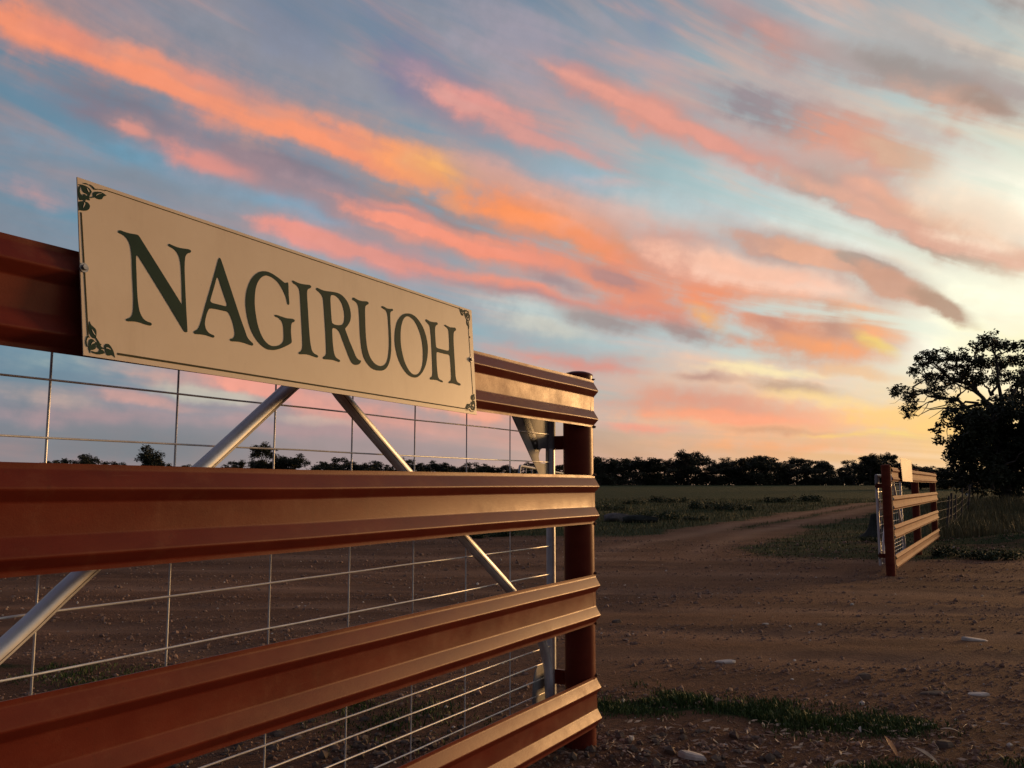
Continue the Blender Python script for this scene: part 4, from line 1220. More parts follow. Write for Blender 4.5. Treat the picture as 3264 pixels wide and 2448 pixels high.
def make_tree(name, base, trunk, clumps, label, cat='tree', group=None, seed=1, leaf=.20, density=230, leafmat='leaf', sub=7, twig=True, trunk_r=.3, bare=()):
    """trunk: world points from the base to the fork; clumps: (centre, radius) of foliage; limbs run from the fork to the clumps"""
    r = random.Random(seed)
    rt = root(name, base, label, cat, group)
    T = [Vector(p) for p in trunk]
    n = len(T)
    wood = [tube(T, [trunk_r * (1 - .45 * i / (n - 1)) for i in range(n)], 9)]
    fork = T[-1]
    V, Fc = [], []
    subs = []
    mains = []
    for i, (c, rad) in enumerate(clumps):
        c = Vector(c)
        if i % 5 == 0 or not mains:
            start = T[-1] if r.random() < .7 else T[max(1, n - 2)]
            r0 = min(trunk_r * .5, .05 + .016 * (c - start).length)
            pth = limb_path(start, c, r, .06, 7, .10)
            mains.append(pth)
        else:
            start = min((p_ for m_ in mains for p_ in m_[2:]), key=lambda p_: (p_ - c).length)
            r0 = .022 + .010 * (c - start).length
            pth = limb_path(start, c, r, .05, 7, .12)
        wood.append(tube(pth, [r0 * (1 - .8 * k / 7) for k in range(8)], 6))
        for _ in range(sub):
            d = rnd_dir(r)
            q = c + Vector((d.x, d.y, d.z * .7)) * rad * r.uniform(.35, .95)
            subs.append((q, rad * r.uniform(.24, .42)))
            if twig:
                wood.append(tube(limb_path(pth[r.choice((4, 5, 6, 7))], q, r, .04, 4, .14), [.028, .022, .016, .011, .006], 4))
    for a, b, r0 in bare:
        wood.append(tube(limb_path(a, b, r, .05, 6, .16), [r0 * (1 - .85 * i / 6) for i in range(7)], 4))
    leaf_quads(subs, r, density, leaf, V, Fc)
    mesh_obj('trunk', *join(wood), M['bark'], rt, smooth=60)
    mesh_obj('crown', V, Fc, M[leafmat], rt)
    return rt

YT = 52.0
def at(px, py, y=YT):
    """point on the vertical plane y, given where a sight line meets it (photo pixels)"""
    u, v = (px - 1632) / 2770, (1224 - py) / 2770
    p_ = radians(6.6306)
    d = Vector((u, cos(p_) - v * sin(p_), sin(p_) + v * cos(p_)))
    return Vector((0, 0, EYE)) + d * (y / d.y)

rt_ = random.Random(5)
K_ = YT / 2770
gz = ground_z(29, YT)
crown = [(2868, 1248, 38), (2905, 1268, 30), (2895, 1298, 30), (2890, 1318, 24), (2925, 1170, 40), (2948, 1140, 36), (2990, 1130, 38), (3025, 1150, 32),
         (2960, 1200, 44), (3005, 1190, 44), (3040, 1215, 40), (2985, 1245, 42), (3060, 1130, 36), (3085, 1160, 44), (3115, 1095, 42), (3150, 1082, 38),
         (3185, 1095, 36), (3212, 1102, 28), (3130, 1150, 52), (3180, 1160, 50), (3080, 1215, 42), (3140, 1210, 46), (3200, 1200, 40), (3255, 1105, 36), (3245, 1150, 38),
         (3275, 1170, 44), (3250, 1215, 38), (3235, 1255, 36), (3290, 1230, 46), (3270, 1280, 40), (3320, 1140, 50), (3350, 1200, 60), (3340, 1280, 60),
         (3390, 1240, 60), (3035, 1275, 24), (3060, 1180, 40), (3390, 1330, 60), (3310, 1340, 50)]
cl = [(at(px, py, YT + rt_.uniform(-3.2, 3.2)), rr * K_ * 1.02) for px, py, rr in crown]
fork = at(3195, 1345)
bare = [(at(3130, 1290), at(2925, 1326), .10), (at(3120, 1285), at(2940, 1300), .08), (at(3100, 1292), at(2960, 1335), .06), (at(3080, 1295), at(2990, 1345), .05),
        (at(3060, 1280), at(2880, 1275), .06), (at(3090, 1300), at(3010, 1340), .04), (at(2990, 1265), at(2925, 1330), .05), (at(2930, 1275), at(2835, 1287), .03),
        (at(3165, 1260), at(3190, 1190), .10), (at(3160, 1262), at(3120, 1200), .09), (at(3110, 1245), at(3110, 1200), .07)]
make_tree('gum_tree', (fork.x, YT, gz), [(fork.x + .6, YT, gz - .3), (fork.x + .45, YT, gz + 1.4), (fork.x + .2, YT, gz + 2.8), fork], cl,
          'tall spreading gum tree with open crown and bare lower boughs at the right edge', seed=11, leaf=.20, density=520, sub=11, trunk_r=.42, bare=bare)
dense = []
for i in range(105):
    a = rt_.uniform(0, 2 * pi); q = sqrt(rt_.random())
    px = 3215 + 185 * q * cos(a); py = 1410 + 125 * q * sin(a)
    dense.append((at(px, py, 47 + rt_.uniform(-2.2, 2.2)), rt_.uniform(36, 56) * K_))
for px, py in ((3000, 1345), (2985, 1375), (3010, 1320), (3020, 1410), (2992, 1400), (3035, 1450), (3045, 1480), (3060, 1490), (3055, 1430), (3030, 1300), (3360, 1480), (3100, 1500), (3080, 1525), (3120, 1535), (3160, 1545), (3200, 1540), (3240, 1550), (3280, 1540), (3060, 1535), (3320, 1545), (3090, 1560), (3130, 1570), (3175, 1572), (3215, 1568), (3255, 1575), (3295, 1570), (3060, 1560)):
    dense.append((at(px, py, 47), rt_.uniform(18, 28) * K_))
gz2 = ground_z(27, 47)
bx = at(3200, 1500, 47).x
make_tree('dense_tree', (bx, 47, gz2), [(bx, 47, gz2 - .3), (bx + .1, 47, gz2 + 1.2), (bx, 47, gz2 + 2.2)], dense,
          'dense dark rounded tree in front of the tall gum at the right edge', seed=12, leaf=.22, density=600, sub=7, leafmat='leaf2', twig=False, trunk_r=.3,
          bare=[(at(3150, 1540, 45.5), at(3262, 1440, 45), .10), (at(3165, 1560, 45.5), at(3150, 1450, 45.5), .12)])

# ---- far tree line: seven kinds of tree, then copies
def proto_tree(seed, h, spread, style):
    r = random.Random(seed)
    V, Fc, wood = [], [], []
    T = [Vector((0, 0, -.4)), Vector((r.uniform(-.1, .1) * h * .2, 0, h * .22)), Vector((r.uniform(-.1, .1) * h * .3, 0, h * .42))]
    wood.append(tube(T, [h * .028, h * .022, h * .016], 6))
    subs = []
    m = {'round': 14, 'tall': 15, 'open': 13, 'low': 14}[style]
    for i in range(m):
        a = r.uniform(0, 2 * pi); q = sqrt(r.random())
        if style == 'round': c = Vector((cos(a) * q * spread, sin(a) * q * spread, h * (.55 + .33 * (1 - q * q) * r.uniform(.3, 1))))
        elif style == 'tall': c = Vector((cos(a) * q * spread * .8, sin(a) * q * spread * .8, h * r.uniform(.36, .93)))
        elif style == 'open': c = Vector((cos(a) * q * spread * 1.15, sin(a) * q * spread, h * r.uniform(.5, .95)))
        else: c = Vector((cos(a) * q * spread * 1.3, sin(a) * q * spread, h * r.uniform(.15, .8)))
        rad = h * (.17 if style != 'open' else .125) * r.uniform(.75, 1.2)
        wood.append(tube(limb_path(T[-1], c, r, .05, 4, .1), [h * .011, h * .009, h * .007, h * .005, h * .003], 4))
        for _ in range(6):
            d = rnd_dir(r)
            subs.append((c + Vector((d.x, d.y, d.z * .75)) * rad * r.uniform(.3, .95), rad * r.uniform(.35, .6)))
    # skirts of low growth hide the stem
    if style != 'tall':
        for _ in range(12):
            a = r.uniform(0, 2 * pi)
            subs.append((Vector((cos(a) * spread * r.random(), sin(a) * spread * r.random(), h * r.uniform(.06, .4))), h * .12))
    leaf_quads(subs, r, 52 / (h * .075) ** 2, h * .05, V, Fc, droop=.2)
    mw = bpy.data.meshes.new('trunk'); wv, wf = join(wood); mw.from_pydata([tuple(v) for v in wv], [], wf); mw.materials.append(M['bark'])
    mc = bpy.data.meshes.new('crown'); mc.from_pydata([tuple(v) for v in V], [], Fc); mc.materials.append(M['far_leaf'])
    return mw, mc
PROTO = [proto_tree(21, 7, 2.6, 'round'), proto_tree(22, 7, 2.2, 'tall'), proto_tree(23, 7, 2.6, 'open'), proto_tree(24, 7, 3.0, 'low'),
         proto_tree(25, 7, 2.9, 'round'), proto_tree(26, 7, 1.9, 'tall'), proto_tree(27, 7, 2.9, 'open')]
def far_tree(px, ytop, y, kind, label, name='far_tree', group='trees of the far tree line', wide=1.0, rot=None):
    x = (px - 1632) / 2770 * y
    g = land(x, y)
    top = EYE + (1546 - ytop) / 2770 * y * 1.0
    h = max(2.0, top - g)
    rt = root(name, (x, y, g - .1), label, 'tree', group)
    rr = random.Random(int(px * 7 + y))
    rt.rotation_euler = (0, 0, rr.uniform(0, 6.28) if rot is None else rot)
    s = h / 6.15
    rt.scale = (s * wide, s * wide, s)
    for nm, me in zip(('trunk', 'crown'), PROTO[kind]):
        link(bpy.data.objects.new(nm, me), rt)
    return rt

rf = random.Random(31)
SPECIAL = [  # px, top, depth, kind, label, width
    (487, 1430, 300, 5, 'tall narrow tree left of the slanting silver brace, above the second rail', 1.25),
    (842, 1434, 290, 1, 'tall ragged tree just right of the left silver brace, above the second rail', 1.15),
    (935, 1452, 285, 4, 'broad rounded tree beside the ragged one, framed between gate wires', 1.35),
    (190, 1457, 310, 3, 'low twin-headed tree near the left picture edge, above the second rail', 1.1),
    (287, 1452, 310, 0, 'round bushy tree between the first and second gate wires from the left', 1.0),
    (1945, 1458, 250, 6, 'leading gum of the tree line just right of the near end post', 1.2),
    (2192, 1452, 262, 1, 'tallest peaked tree in the tree line across the green paddock', 1.1),
    (2430, 1458, 256, 4, 'broad domed tree in the middle of the paddock tree line', 1.35),
    (2765, 1458, 255, 2, 'open flat-topped gum in the tree line just left of the far red post', 1.3),
]
for px, top, y, k, lab, w in SPECIAL:
    far_tree(px, top, y, k, lab, wide=w, group=None)
def skyline(px):
    if px < 420: b = 1478
    elif px < 760: b = 1480
    elif px < 1050: b = 1476
    elif px < 1900: b = 1475
    elif px < 2150: b = 1472
    elif px < 2540: b = 1462
    elif px < 2700: b = 1474
    elif px < 2860: b = 1466
    else: b = 1497
    return b
px = -120.0
while px < 3420:
    lft = px < 1850
    yy = rf.uniform(285, 330) if lft else rf.uniform(245, 290)
    top = skyline(px) + rf.uniform(-12, 14) + (rf.uniform(4, 16) if rf.random() < .35 else 0)
    k = rf.choice((0, 4, 3, 3, 2, 1, 6, 5) if not lft else (0, 3, 4, 3, 2, 1))
    if lft and px < 760: top = max(top, 1476)
    for lim, where in ((150, 'at the left picture edge, left of the first upright gate wire'), (570, 'between the first and second upright gate wires'),
                       (880, 'showing round the left silver brace'), (1130, 'between the two silver braces'), (1330, 'behind the right silver brace'),
                       (1500, 'right of the right silver brace, one wire on'), (1640, 'seen in the last mesh gap before the gusset'), (1900, 'hidden mostly by the gusset and near end post'),
                       (2150, 'across the paddock, first stretch right of the near post'), (2350, 'across the paddock, below the tallest peak'),
                       (2560, 'across the paddock, round the broad dome'), (2720, 'across the paddock, in the lower dip'), (2880, 'across the paddock, just left of the far red wing'), (9999, 'behind the far red wing and right-hand trees')):
        if px < lim:
            break
    far_tree(px, top, yy, k, 'horizon-line tree ' + where, wide=rf.uniform(1.0, 1.5), group='horizon trees ' + where)
    px += rf.uniform(20, 34) if not lft else rf.uniform(26, 44)
# undergrowth that fills the foot of the tree line
def scrub():
    r = random.Random(77)
    V, Fc = [], []
    subs = []
    for i in range(2200):
        px = r.uniform(-150, 3450)
        y = r.uniform(300, 335) if px < 1850 else r.uniform(262, 300)
        x = (px - 1632) / 2770 * y
        subs.append((Vector((x, y, land(x, y) + r.uniform(0, 4.2) * r.random() ** .6)), r.uniform(.9, 1.9)))
    leaf_quads(subs, r, 24, .7, V, Fc, droop=.1)
    o = mesh_obj('scrub', V, Fc, M['far_leaf'])
    o['kind'] = 'stuff'; o['label'] = 'dark scrub filling the foot of the far tree line'
scrub()
# darker wooded slope behind the far wing
px = 2870
for i, (px, top, y) in enumerate(((2890, 1488, 150), (2925, 1482, 150), (2962, 1484, 148), (3000, 1492, 150), (3040, 1500, 150), (3085, 1505, 148), (3130, 1500, 150), (3180, 1500, 150), (3230, 1500, 150), (3280, 1500, 150))):
    far_tree(px, top, y, (0, 4, 3)[i % 3], 'low dark tree in the clump showing above and right of the far red wing', name='dark_tree', group='dark clump behind the far wing', wide=1.5)

# ------------------------------------------------------------------ wire fence running on from the far wing
def build_fence():
    rt = root('wire_fence', (11.9, 25.0, ground_z(11.9, 25)), 'old wire fence with dark leaning posts running away beyond the far red wing', 'fence')
    r = random.Random(3)
    tops = []
    P = []
    for i, px_ in enumerate((2999, 3012, 3028, 3048, 3070, 3088, 3104, 3117)):
        y = -2.1 / ((px_ - 1632) / 2770 - .57)
        x = (px_ - 1632) / 2770 * y
        P.append((x, y))
    for i, (x, y) in enumerate(P):
        g = ground_z(x, y)
        h = 1.22 + r.uniform(-.08, .12)
        lean = Vector((.13 + r.uniform(-.05, .06), r.uniform(-.04, .04), 0))
        rr = r.uniform(.03, .05)
        pth = [Vector((x, y, g - .3)), Vector((x, y, g + .3)) + lean * .25, Vector((x, y, g + .8)) + lean * .7, Vector((x, y, g + h)) + lean]
        mesh_obj('post', *tube(pth, [rr * 1.05, rr, rr * .95, rr * .85], 7), M['fence_wood'], rt, smooth=50)
        tops.append((x, y, g, h, lean))
    for w in (.3, .55, .8, 1.05):
        pts = []
        for i, (x, y, g, h, lean) in enumerate(tops):
            pts.append(Vector((x, y, g + w)) + lean * (w / h))
            if i + 1 < len(tops):
                x2, y2, g2, h2, l2 = tops[i + 1]
                pts.append((Vector((x, y, g + w)) + lean * (w / h) + Vector((x2, y2, g2 + w)) + l2 * (w / h2)) * .5 - Vector((0, 0, .03)))
        e = FARF(10.1, -.08, w)
        mesh_obj('wire', *tube([e] + pts, .004, 4), M['wire'], rt)
    x, y, g, h, lean = tops[4]
    mesh_obj('marker', *blob((x - .1, y - .2, g + .78), (.05, .03, .08), 4), M['white_pipe'], rt, smooth=60)
build_fence()

# ------------------------------------------------------------------ white pipe yard panel showing between gate and post
def build_yard():
    r0 = at(1655, 1484, 36.0); r1 = at(1800, 1513, 62.0)
    g = ground_z(r0.x, 36)
    rt = root('pipe_yard_panel', (r0.x, 36, g), 'white pipe yard panel with rounded corner, half hidden behind the silver gusset', 'yard panel')
    d = (r1 - r0); d.z = 0; L = d.length; d.normalize()
    ht = r0.z - g
    def W_(s, z): return Vector((r0.x, 36, g)) + d * s + Vector((0, 0, z))
    c = []
    for k in range(7):
        a = pi * k / 12
        c.append(W_(.45 * (1 - cos(a)), ht - .45 + .45 * sin(a)))
    frame = [W_(0, .25), W_(0, 1.0)] + c + [W_(2, ht), W_(L * .5, ht), W_(L, ht)]
    mesh_obj('frame', *tube(frame, .055, 8), M['white_pipe'], rt, smooth=60)
    for k in range(1, 6):
        z = .25 + (ht - .25) * k / 6.2
        mesh_obj('pipe', *tube([W_(0, z), W_(L, z)], .032, 6), M['white_pipe'], rt, smooth=60)
    s = 2.4
    while s < L:
        mesh_obj('upright', *tube([W_(s, 0), W_(s, ht)], .032, 6), M['white_pipe'], rt, smooth=60)
        s += 2.4
build_yard()

# ------------------------------------------------------------------ stump, logs
def build_stump():
    y = 26.6; x = (2782 - 1632) / 2770 * y
    g = ground_z(x, y)
    V, Fc = [], []
    seg = 18
    lev = [(.52, -.1), (.46, .02), (.33, .12), (.24, .27), (.19, .45), (.165, .60), (.14, .64)]
    for i, (rr, z) in enumerate(lev):
        for k in range(seg):
            a = 2 * pi * k / seg
            q = rr * (1 + .14 * sin(5 * a) * (1 - i / 7) + .10 * noise.noise(Vector((cos(a) * 2, sin(a) * 2, z * 3))))
            V.append(Vector((x + q * cos(a), y + q * sin(a), g + z + (.05 * cos(a + 2.6) if i > 4 else 0))))
    for i in range(len(lev) - 1):
        for k in range(seg):
            k2 = (k + 1) % seg
            Fc.append((i * seg + k, i * seg + k2, (i + 1) * seg + k2, (i + 1) * seg + k))
    Fc.append(tuple((len(lev) - 1) * seg + k for k in range(seg)))
    o = mesh_obj('tree_stump', V, Fc, M['stump'], smooth=60, loc=(x, y, g))
    tag(o, 'dark flared tree stump on the grass just left of the far red post', 'stump')
build_stump()
def log(px, py, y, L, r0, ang, name, label, mat, bend=.1):
    p = at(px, py, y)
    x = p.x; g = ground_z(x, y)
    pts = []
    for i in range(7):
        t = i / 6 - .5
        pts.append(Vector((x + cos(ang) * L * t, y + sin(ang) * L * t, g + r0 * .6 + bend * L * (.25 - t * t))))
    V_, F_ = tube(pts, [r0 * .6, r0 * .9, r0, r0, r0 * .95, r0 * .8, r0 * .45], 10)
    V_ = [q + rnd_dir(random.Random(i)) * r0 * .22 for i, q in enumerate(V_)]
    o = mesh_obj(name, V_, F_, mat, smooth=40, loc=(x, y, g))
    tag(o, label, 'log')
log(1968, 1640, 36, 1.1, .19, .1, 'fallen_log', 'grey weathered log lying in weeds just right of the near end post', M['log'], .05)
log(2042, 1648, 35, 1.4, .17, -.15, 'fallen_log', 'dark brown log end-on to the grey one at the paddock edge', M['stump'], .04)
log(3232, 1690, 27, .75, .07, -.7, 'bent_branch', 'short pale bent branch lying under the trees at the right edge', M['stone'], .35)

# ------------------------------------------------------------------ grass, weeds
def blades(spots, r, h, w, mat, name, label, lean=.5):
    V, Fc = [], []
    for (x, y, sc) in spots:
        g = ground_z(x, y)
        a = r.uniform(0, 2 * pi); hh = h * sc * r.uniform(.5, 1.25); ww = w * r.uniform(.7, 1.3)
        dx, dy = cos(a), sin(a)
        b = r.uniform(0, 2 * pi); l = lean * hh * r.uniform(.2, 1)
        lx, ly = cos(b) * l, sin(b) * l
        o = len(V)
        V += [(x - dx * ww, y - dy * ww, g - .005), (x + dx * ww, y + dy * ww, g - .005),
              (x + lx * .4 + dx * ww * .7, y + ly * .4 + dy * ww * .7, g + hh * .6), (x + lx * .4 - dx * ww * .7, y + ly * .4 - dy * ww * .7, g + hh * .6),
              (x + lx, y + ly, g + hh)]
        Fc += [(o, o + 1, o + 2, o + 3), (o + 3, o + 2, o + 4)]
    o = mesh_obj(name, V, Fc, mat)
    o['kind'] = 'stuff'; o['label'] = label
    return o
rg = random.Random(41)
sp = []
while len(sp) < 13000:
    x, y = rg.uniform(-3.4, 3.2), rg.uniform(3.9, 6.6)
    a = grass_amount(x, y)
    if rg.random() < a ** 1.7 and a > .10: sp.append((x, y, .35 + .75 * a))
blades([(q[0], q[1], q[2] * (.35 + 1.3 * abs(fbm(q[0] * 4, q[1] * 4, 8, 3)))) for q in sp], rg, .05, .0036, M['verge'], 'verge_grass', 'strip of short green grass on the dirt beside the near post', .9)
sp = []
n_try = 0
while len(sp) < 60000 and n_try < 900000:
    n_try += 1
    y = 15 + 62 * rg.random() ** 1.2
    x = rg.uniform(-.68, .68) * y
    a = grass_amount(x, y)
    if rg.random() < a and a > .2: sp.append((x, y, (.5 + .9 * a) * (1 + .01 * y) * (.45 + .55 * sstep(20, 34, y))))
half = [q for q in sp if fbm(q[0] * .12, q[1] * .12, 20, 3) + rg.uniform(-.35, .35) < .12]
other = [q for q in sp if q not in set(half)] if False else None
hs = set(half)
other = [q for q in sp if q not in hs]
blades(half, rg, .075, .010, M['grass'], 'paddock_grass', 'green paddock grass beyond the dirt entrance', .8)
blades(other, rg, .09, .009, M['drygrass'], 'dry_grass', 'drying straw-coloured grass among the green', .8)
# tall dry grass under the right-hand trees
sp = []
while len(sp) < 9000:
    y = rg.uniform(24, 46); x = rg.uniform(.47, .66) * y
    if fbm(x * .3, y * .3, 2, 3) + rg.uniform(-.3, .4) > 0: sp.append((x, y, 1))
blades(sp, rg, .42, .012, M['drygrass'], 'tall_grass', 'tall straw grass along the fence under the right-hand trees', .5)

def weed(px, py, size, label, seed):
    """leafy paddock weed on the ground where the photograph has it"""
    r = random.Random(seed)
    y = 1.55 * 2770 / max(6, (py - 1546))
    for _ in range(12):
        g = ground_z((px - 1632) / 2770 * y, y)
        y = (EYE - g) * 2770 / max(6, (py - 1546))
    x = (px - 1632) / 2770 * y
    g = ground_z(x, y)
    rt = root('leafy_weed', (x, y, g), label, 'weed', 'leafy weeds in the paddock')
    V, Fc, st = [], [], []
    for i in range(16):
        a = r.uniform(0, 2 * pi); d = size * sqrt(r.random()); hh = size * r.uniform(.14, .34) * (1 - .45 * (d / size))
        tip = Vector((x + cos(a) * d, y + sin(a) * d * .6, g + hh))
        st.append(tube([Vector((x + cos(a) * d * .4, y + sin(a) * d * .3, g - .02)), tip], [.008, .004], 4))
        subs = [(tip + rnd_dir(r) * size * .12 - Vector((0, 0, hh * .2 * k)), size * .20) for k in range(4)]
        leaf_quads(subs, r, 20 / (size * .2) ** 2, size * .10, V, Fc, droop=.1)
    V = [Vector((v.x, v.y, max(v.z, g))) for v in V]
    mesh_obj('stem', *join(st), M['weed'], rt)
    mesh_obj('leaves', V, Fc, M['weed'], rt)
for i, (px, py, s, lab) in enumerate((
        (2095, 1655, .95, 'large dark leafy weed beside the fallen logs at the paddock edge'),
        (2120, 1602, 1.3, 'wide dark weed mound at the back of the paddock, left of centre'),
        (2255, 1622, 1.25, 'leafy weed with pale stalks in the middle of the paddock'),
        (2340, 1628, 1.0, 'dark weed just right of the pale-stalked one'),
        (2015, 1606, .8, 'small weed clump behind the grey log'),
        (2210, 1655, .6, 'little brown weed on the track edge below the pale-stalked weed'),
        (1940, 1625, .9, 'weed clump half hidden by the near end post'),
        (2460, 1600, 1.2, 'low weed mound right of centre in the paddock'),
        (2560, 1598, 1.4, 'weed mound farthest right in the paddock, above the track'),
        (3010, 1770, .55, 'dark green weed patch on the dirt below the far red wing'),
        (3150, 1778, .6, 'dark weed patch near the right edge beyond the dirt'),
        (3040, 1698, .6, 'dark weed on the earth bank right of the far red wing'),
        (2770, 1722, .35, 'small weed at the foot of the stump'),
        (1480, 1712, .6, 'green weed seen under the second rail, left of the silver stile'),
        (1600, 1705, .6, 'green weed seen under the second rail, beside the silver stile'),
        )):
    weed(px, py, s, lab, 100 + i)

# ------------------------------------------------------------------ stones, gravel, leaf litter
def stone_shape(r, flat):
    bm = bmesh.new()
    bmesh.ops.create_icosphere(bm, subdivisions=1, radius=1)
    sc = Vector((r.uniform(.8, 1.2), r.uniform(.6, .9), flat * r.uniform(.8, 1.2)))
    V = []
    for v in bm.verts:
        q = v.co * (1 + r.uniform(-.36, .30))
        V.append(Vector((q.x * sc.x, q.y * sc.y, q.z * sc.z)))
    Fc = [tuple(v.index for v in f.verts) for f in bm.faces]
    bm.free()
    return V, Fc
SH = [stone_shape(random.Random(200 + i), .35 + .08 * i) for i in range(7)]
def gravel(name, label, n, pick, mat):
    r = random.Random(hash(name) % 1000 if False else len(name) * 13)
    V, Fc = [], []
    k = 0
    while k < n:
        x, y, s = pick(r)
        if s <= 0: continue
        k += 1
        sv, sf = SH[r.randrange(7)]
        a = r.uniform(0, 2 * pi); ca, sa_ = cos(a), sin(a)
        g = ground_z(x, y) + s * .06
        o = len(V)
        for v in sv:
            V.append((x + (v.x * ca - v.y * sa_) * s, y + (v.x * sa_ + v.y * ca) * s, g + v.z * s))
        Fc += [(a_ + o, b_ + o, c_ + o) for a_, b_, c_ in sf]
    o = mesh_obj(name, V, Fc, mat)
    o['kind'] = 'stuff'; o['label'] = label
def pick_road(r):
    y = 3.9 + 21 * r.random() ** 1.9
    x = r.uniform(-.64, .64) * y
    if fbm(x * .25, y * 1.5, 7, 4) + r.uniform(-.22, .22) < .04: return 0, 0, 0
    return x, y, r.uniform(.003, .008) * (1 + .12 * y) * (1 if r.random() < .92 else 2.2)
gravel('gravel', 'loose brown gravel over the dirt entrance', 20000, pick_road, M['gravel'])
def pick_pale(r):
    y = 4.0 + 18 * r.random() ** 1.7
    return r.uniform(-.6, .62) * y, y, r.uniform(.004, .009) * (1 + .07 * y) * (1 if r.random() < .9 else 2.0)
gravel('pale_gravel', 'scattered pale chips of stone in the dirt', 380, pick_pale, M['stone'])
def pick_rubble(r):
    x = r.uniform(-1.6, 1.3)
    y = 4.45 + r.gauss(0, .28) - .10 * x
    if x > .5: y = r.uniform(4.0, 4.75)
    return x, y, r.uniform(.008, .030) * (1 if r.random() < .88 else 1.6)
gravel('rubble', 'broken rubble stones at the foot of the near post and gate', 420, pick_rubble, M['brown_stone'])

def single_stone(px, py, s, flat, ang, label, seed, mat='stone', long_=1.0):
    r = random.Random(seed)
    y = (EYE) * 2770 / (py - 1546)
    for _ in range(20):
        d = at(px, py, y)
        y *= (EYE - ground_z(d.x, y)) / max(.05, EYE - d.z)
    x = at(px, py, y).x
    g = ground_z(x, y)
    ca, sa_ = cos(ang), sin(ang)
    n = r.choice((6, 7, 8))
    out = []
    for k in range(n):
        a_ = 2 * pi * (k + r.uniform(-.3, .3)) / n
        q = r.uniform(.78, 1.15)
        out.append((cos(a_) * q * s * long_, sin(a_) * q * s * .62))
    tk = s * flat * 1.5
    V = []
    tilt = r.uniform(-.15, .15)
    for z_, sc_ in ((-tk * .5, 1.04), (tk * .35, 1.0), (tk * .62, .82)):
        for k, (px_, py_) in enumerate(out):
            X, Y_ = px_ * sc_ + r.uniform(-.04, .04) * s, py_ * sc_ + r.uniform(-.04, .04) * s
            V.append(Vector((x + X * ca - Y_ * sa_, y + X * sa_ + Y_ * ca, g + z_ + (tilt * X + r.uniform(-.06, .06) * tk if z_ > 0 else 0))))
    Fc = [tuple(range(n))[::-1]]
    for i in (0, 1):
        for k in range(n):
            k2 = (k + 1) % n
            Fc.append((i * n + k, i * n + k2, (i + 1) * n + k2, (i + 1) * n + k))
    ct = len(V); V.append(Vector((x, y, g + tk * .68)))
    for k in range(n): Fc.append((2 * n + k, 2 * n + (k + 1) % n, ct))
    o = mesh_obj('flat_stone', V, Fc, M[mat], loc=(x, y, g))
    tag(o, label, 'stone')
for i, (px, py, s, fl, an, lab, mt, lg) in enumerate((
        (3105, 2040, .085, .22, .0, 'pale flat stone on the dirt below the far red wing, nearest the right edge', 'stone', 1.25),
        (2308, 2112, .062, .28, -.1, 'pale flat stone standing alone on the dirt right of the near post', 'stone', 1.25),
        (2755, 2160, .05, .55, .3, 'lumpy two-toned stone in the middle of the dirt', 'brown_stone', 1.0),
        (3112, 2216, .062, .24, -.25, 'bright flat stone at the right, paired with a half-buried slab', 'stone', 1.2),
        (2985, 2210, .075, .16, .1, 'half-buried greyish slab left of the bright flat stone', 'brown_stone', 1.4),
        (2440, 1990, .03, .4, 0, 'small pale stone on the far side of the wheel ruts, centre', 'stone', 1.2),
        (2612, 1992, .026, .5, .5, 'small pale stone right of its twin beyond the wheel ruts', 'stone', 1.0),
        (1965, 1985, .05, .6, .4, 'brownish stone beside the near post at the height of its third rail', 'brown_stone', 1.0),
        (2208, 2416, .05, .5, -.45, 'broken brick-shaped stone lying in the rubble right of the near post', 'stone', 1.5),
        (2012, 2360, .025, .9, .2, 'upright pale stone chip beside the near post foot', 'stone', .8),
        (2490, 2312, .024, .4, 0, 'small pale stone just below the grass strip', 'stone', 1.3),
        (3010, 2380, .05, .6, .3, 'dark stone lump near the dry leaves at lower right', 'brown_stone', 1.0),
        )):
    single_stone(px, py, s, fl, an, lab, 300 + i, mt, lg)

def dry_leaf(px, py, L, ang, pitch, label, mat, lift=.01):
    y = EYE * 2770 / (py - 1546)
    for _ in range(20):
        d = at(px, py, y)
        y *= (EYE - ground_z(d.x, y)) / max(.05, EYE - d.z)
    x = at(px, py, y).x
    g = ground_z(x, y)
    m = 9
    V, Fc = [], []
    ax = Vector((cos(ang) * cos(pitch), sin(ang) * cos(pitch), sin(pitch)))
    sd = Vector((-sin(ang), cos(ang), 0)); up = ax.cross(sd)
    for t_ in (0, -.0012):
        for i in range(m):
            t = i / (m - 1)
            w = L * .15 * sin(pi * min(1, t * 1.02)) ** .8 + .0005
            c = Vector((x, y, g + lift)) + ax * L * (t - .1) + up * (-.35 * L * (t - .5) ** 2 + .09 * L) + sd * (.12 * L * sin(t * 3))
            for k in (-1, 0, 1):
                V.append(c + sd * w * k + up * (abs(k) * w * .45 + t_))
    n = m * 3
    for i in range(m - 1):
        for k in (0, 1):
            a = i * 3 + k
            Fc.append((a, a + 1, a + 4, a + 3)); Fc.append((n + a, n + a + 3, n + a + 4, n + a + 1))
        for k in (0, 2):
            a = i * 3 + k
            Fc.append((a, a + 3, n + a + 3, n + a) if k == 0 else (a, n + a, n + a + 3, a + 3))
    o = mesh_obj('dry_leaf', V, Fc, M[mat], smooth=60, loc=(x, y, g))
    tag(o, label, 'leaf')
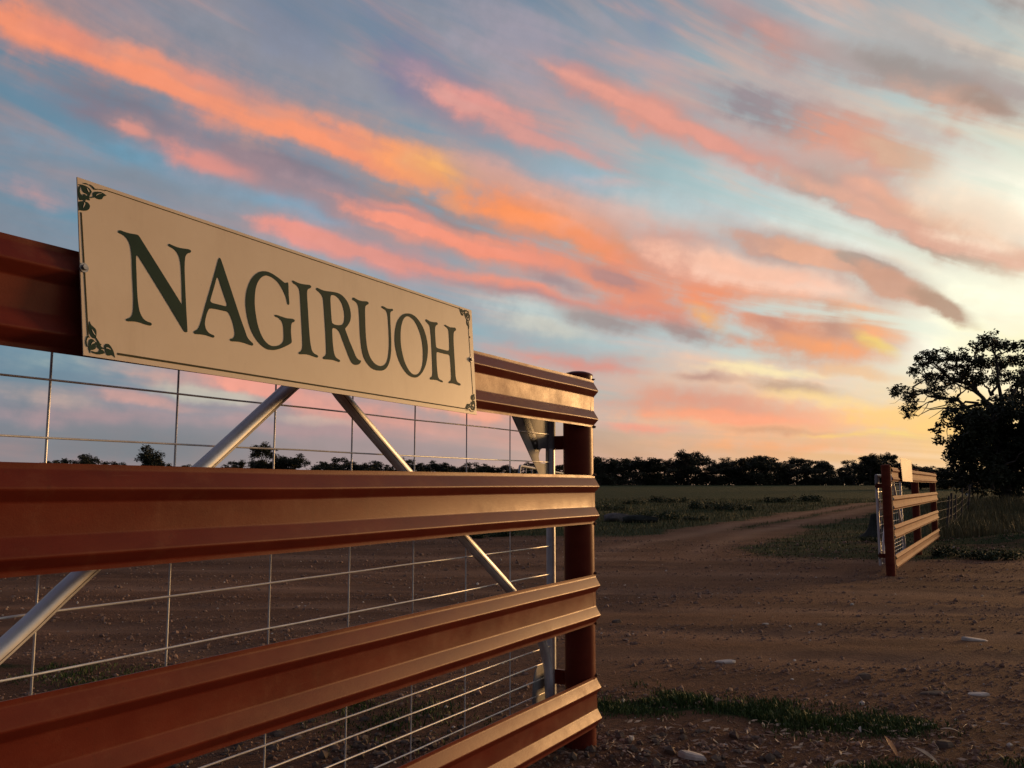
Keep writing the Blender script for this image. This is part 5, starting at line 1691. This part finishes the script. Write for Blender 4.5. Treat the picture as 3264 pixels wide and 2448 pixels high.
for px, py, L, an, pt_, lab, mt, lf in (
        (2858, 2412, .11, 2.2, .95, 'orange curled gum leaf standing up in the litter at lower right', 'orangeleaf', .004),
        (2838, 2402, .055, 3.0, .1, 'small tan leaf lying beside the upright orange leaf', 'dryleaf', .006),
        (2985, 2436, .13, 2.35, .45, 'long pale curled leaf at the bottom edge, right of the orange leaf', 'dryleaf', .005),
        (3055, 2342, .10, 2.9, .12, 'arched tan leaf on the dirt above the lower right corner', 'dryleaf', .012),
        (2660, 2446, .09, .2, .12, 'broad tan leaf cut by the bottom edge', 'dryleaf', .006),
        (2130, 2330, .05, .4, .1, 'thin pale leaf below the grass strip near the post', 'dryleaf', .006),
        (2265, 2332, .05, .5, .2, 'pale twisted leaf below the middle of the grass strip', 'dryleaf', .006),
        (2745, 2345, .04, 1.2, .6, 'little pale leaf caught upright in the grass strip', 'stone', .02)):
    dry_leaf(px, py, L, an, pt_, lab, mt, lf)
def litter():
    r = random.Random(9)
    V, Fc = [], []
    for i in range(420):
        x = r.uniform(.45, 2.9); y = r.uniform(4.0, 5.0)
        g = ground_z(x, y)
        a = r.uniform(0, 2 * pi); L = r.uniform(.02, .07)
        if r.random() < .5:
            p = [Vector((x + cos(a) * L * t, y + sin(a) * L * t + .008 * sin(t * 4 + i), g + .004 + .012 * r.random() * t)) for t in (0, .5, 1, 1.6)]
            v, f = tube(p, [.0016, .0014, .0012, .0006], 4)
        else:
            w = L * .16
            v = [Vector((x, y, g + .003)), Vector((x + cos(a) * L * .5 - sin(a) * w, y + sin(a) * L * .5 + cos(a) * w, g + .010)),
                 Vector((x + cos(a) * L, y + sin(a) * L, g + .006 + .01 * r.random())), Vector((x + cos(a) * L * .5 + sin(a) * w, y + sin(a) * L * .5 - cos(a) * w, g + .004))]
            f = [(0, 1, 2, 3)]
        o = len(V); V += v; Fc += [tuple(q + o for q in t) for t in f]
    ob = mesh_obj('leaf_litter', V, Fc, M['dryleaf'])
    ob['kind'] = 'stuff'; ob['label'] = 'twigs and leaf litter on the ground right of the near post'
litter()
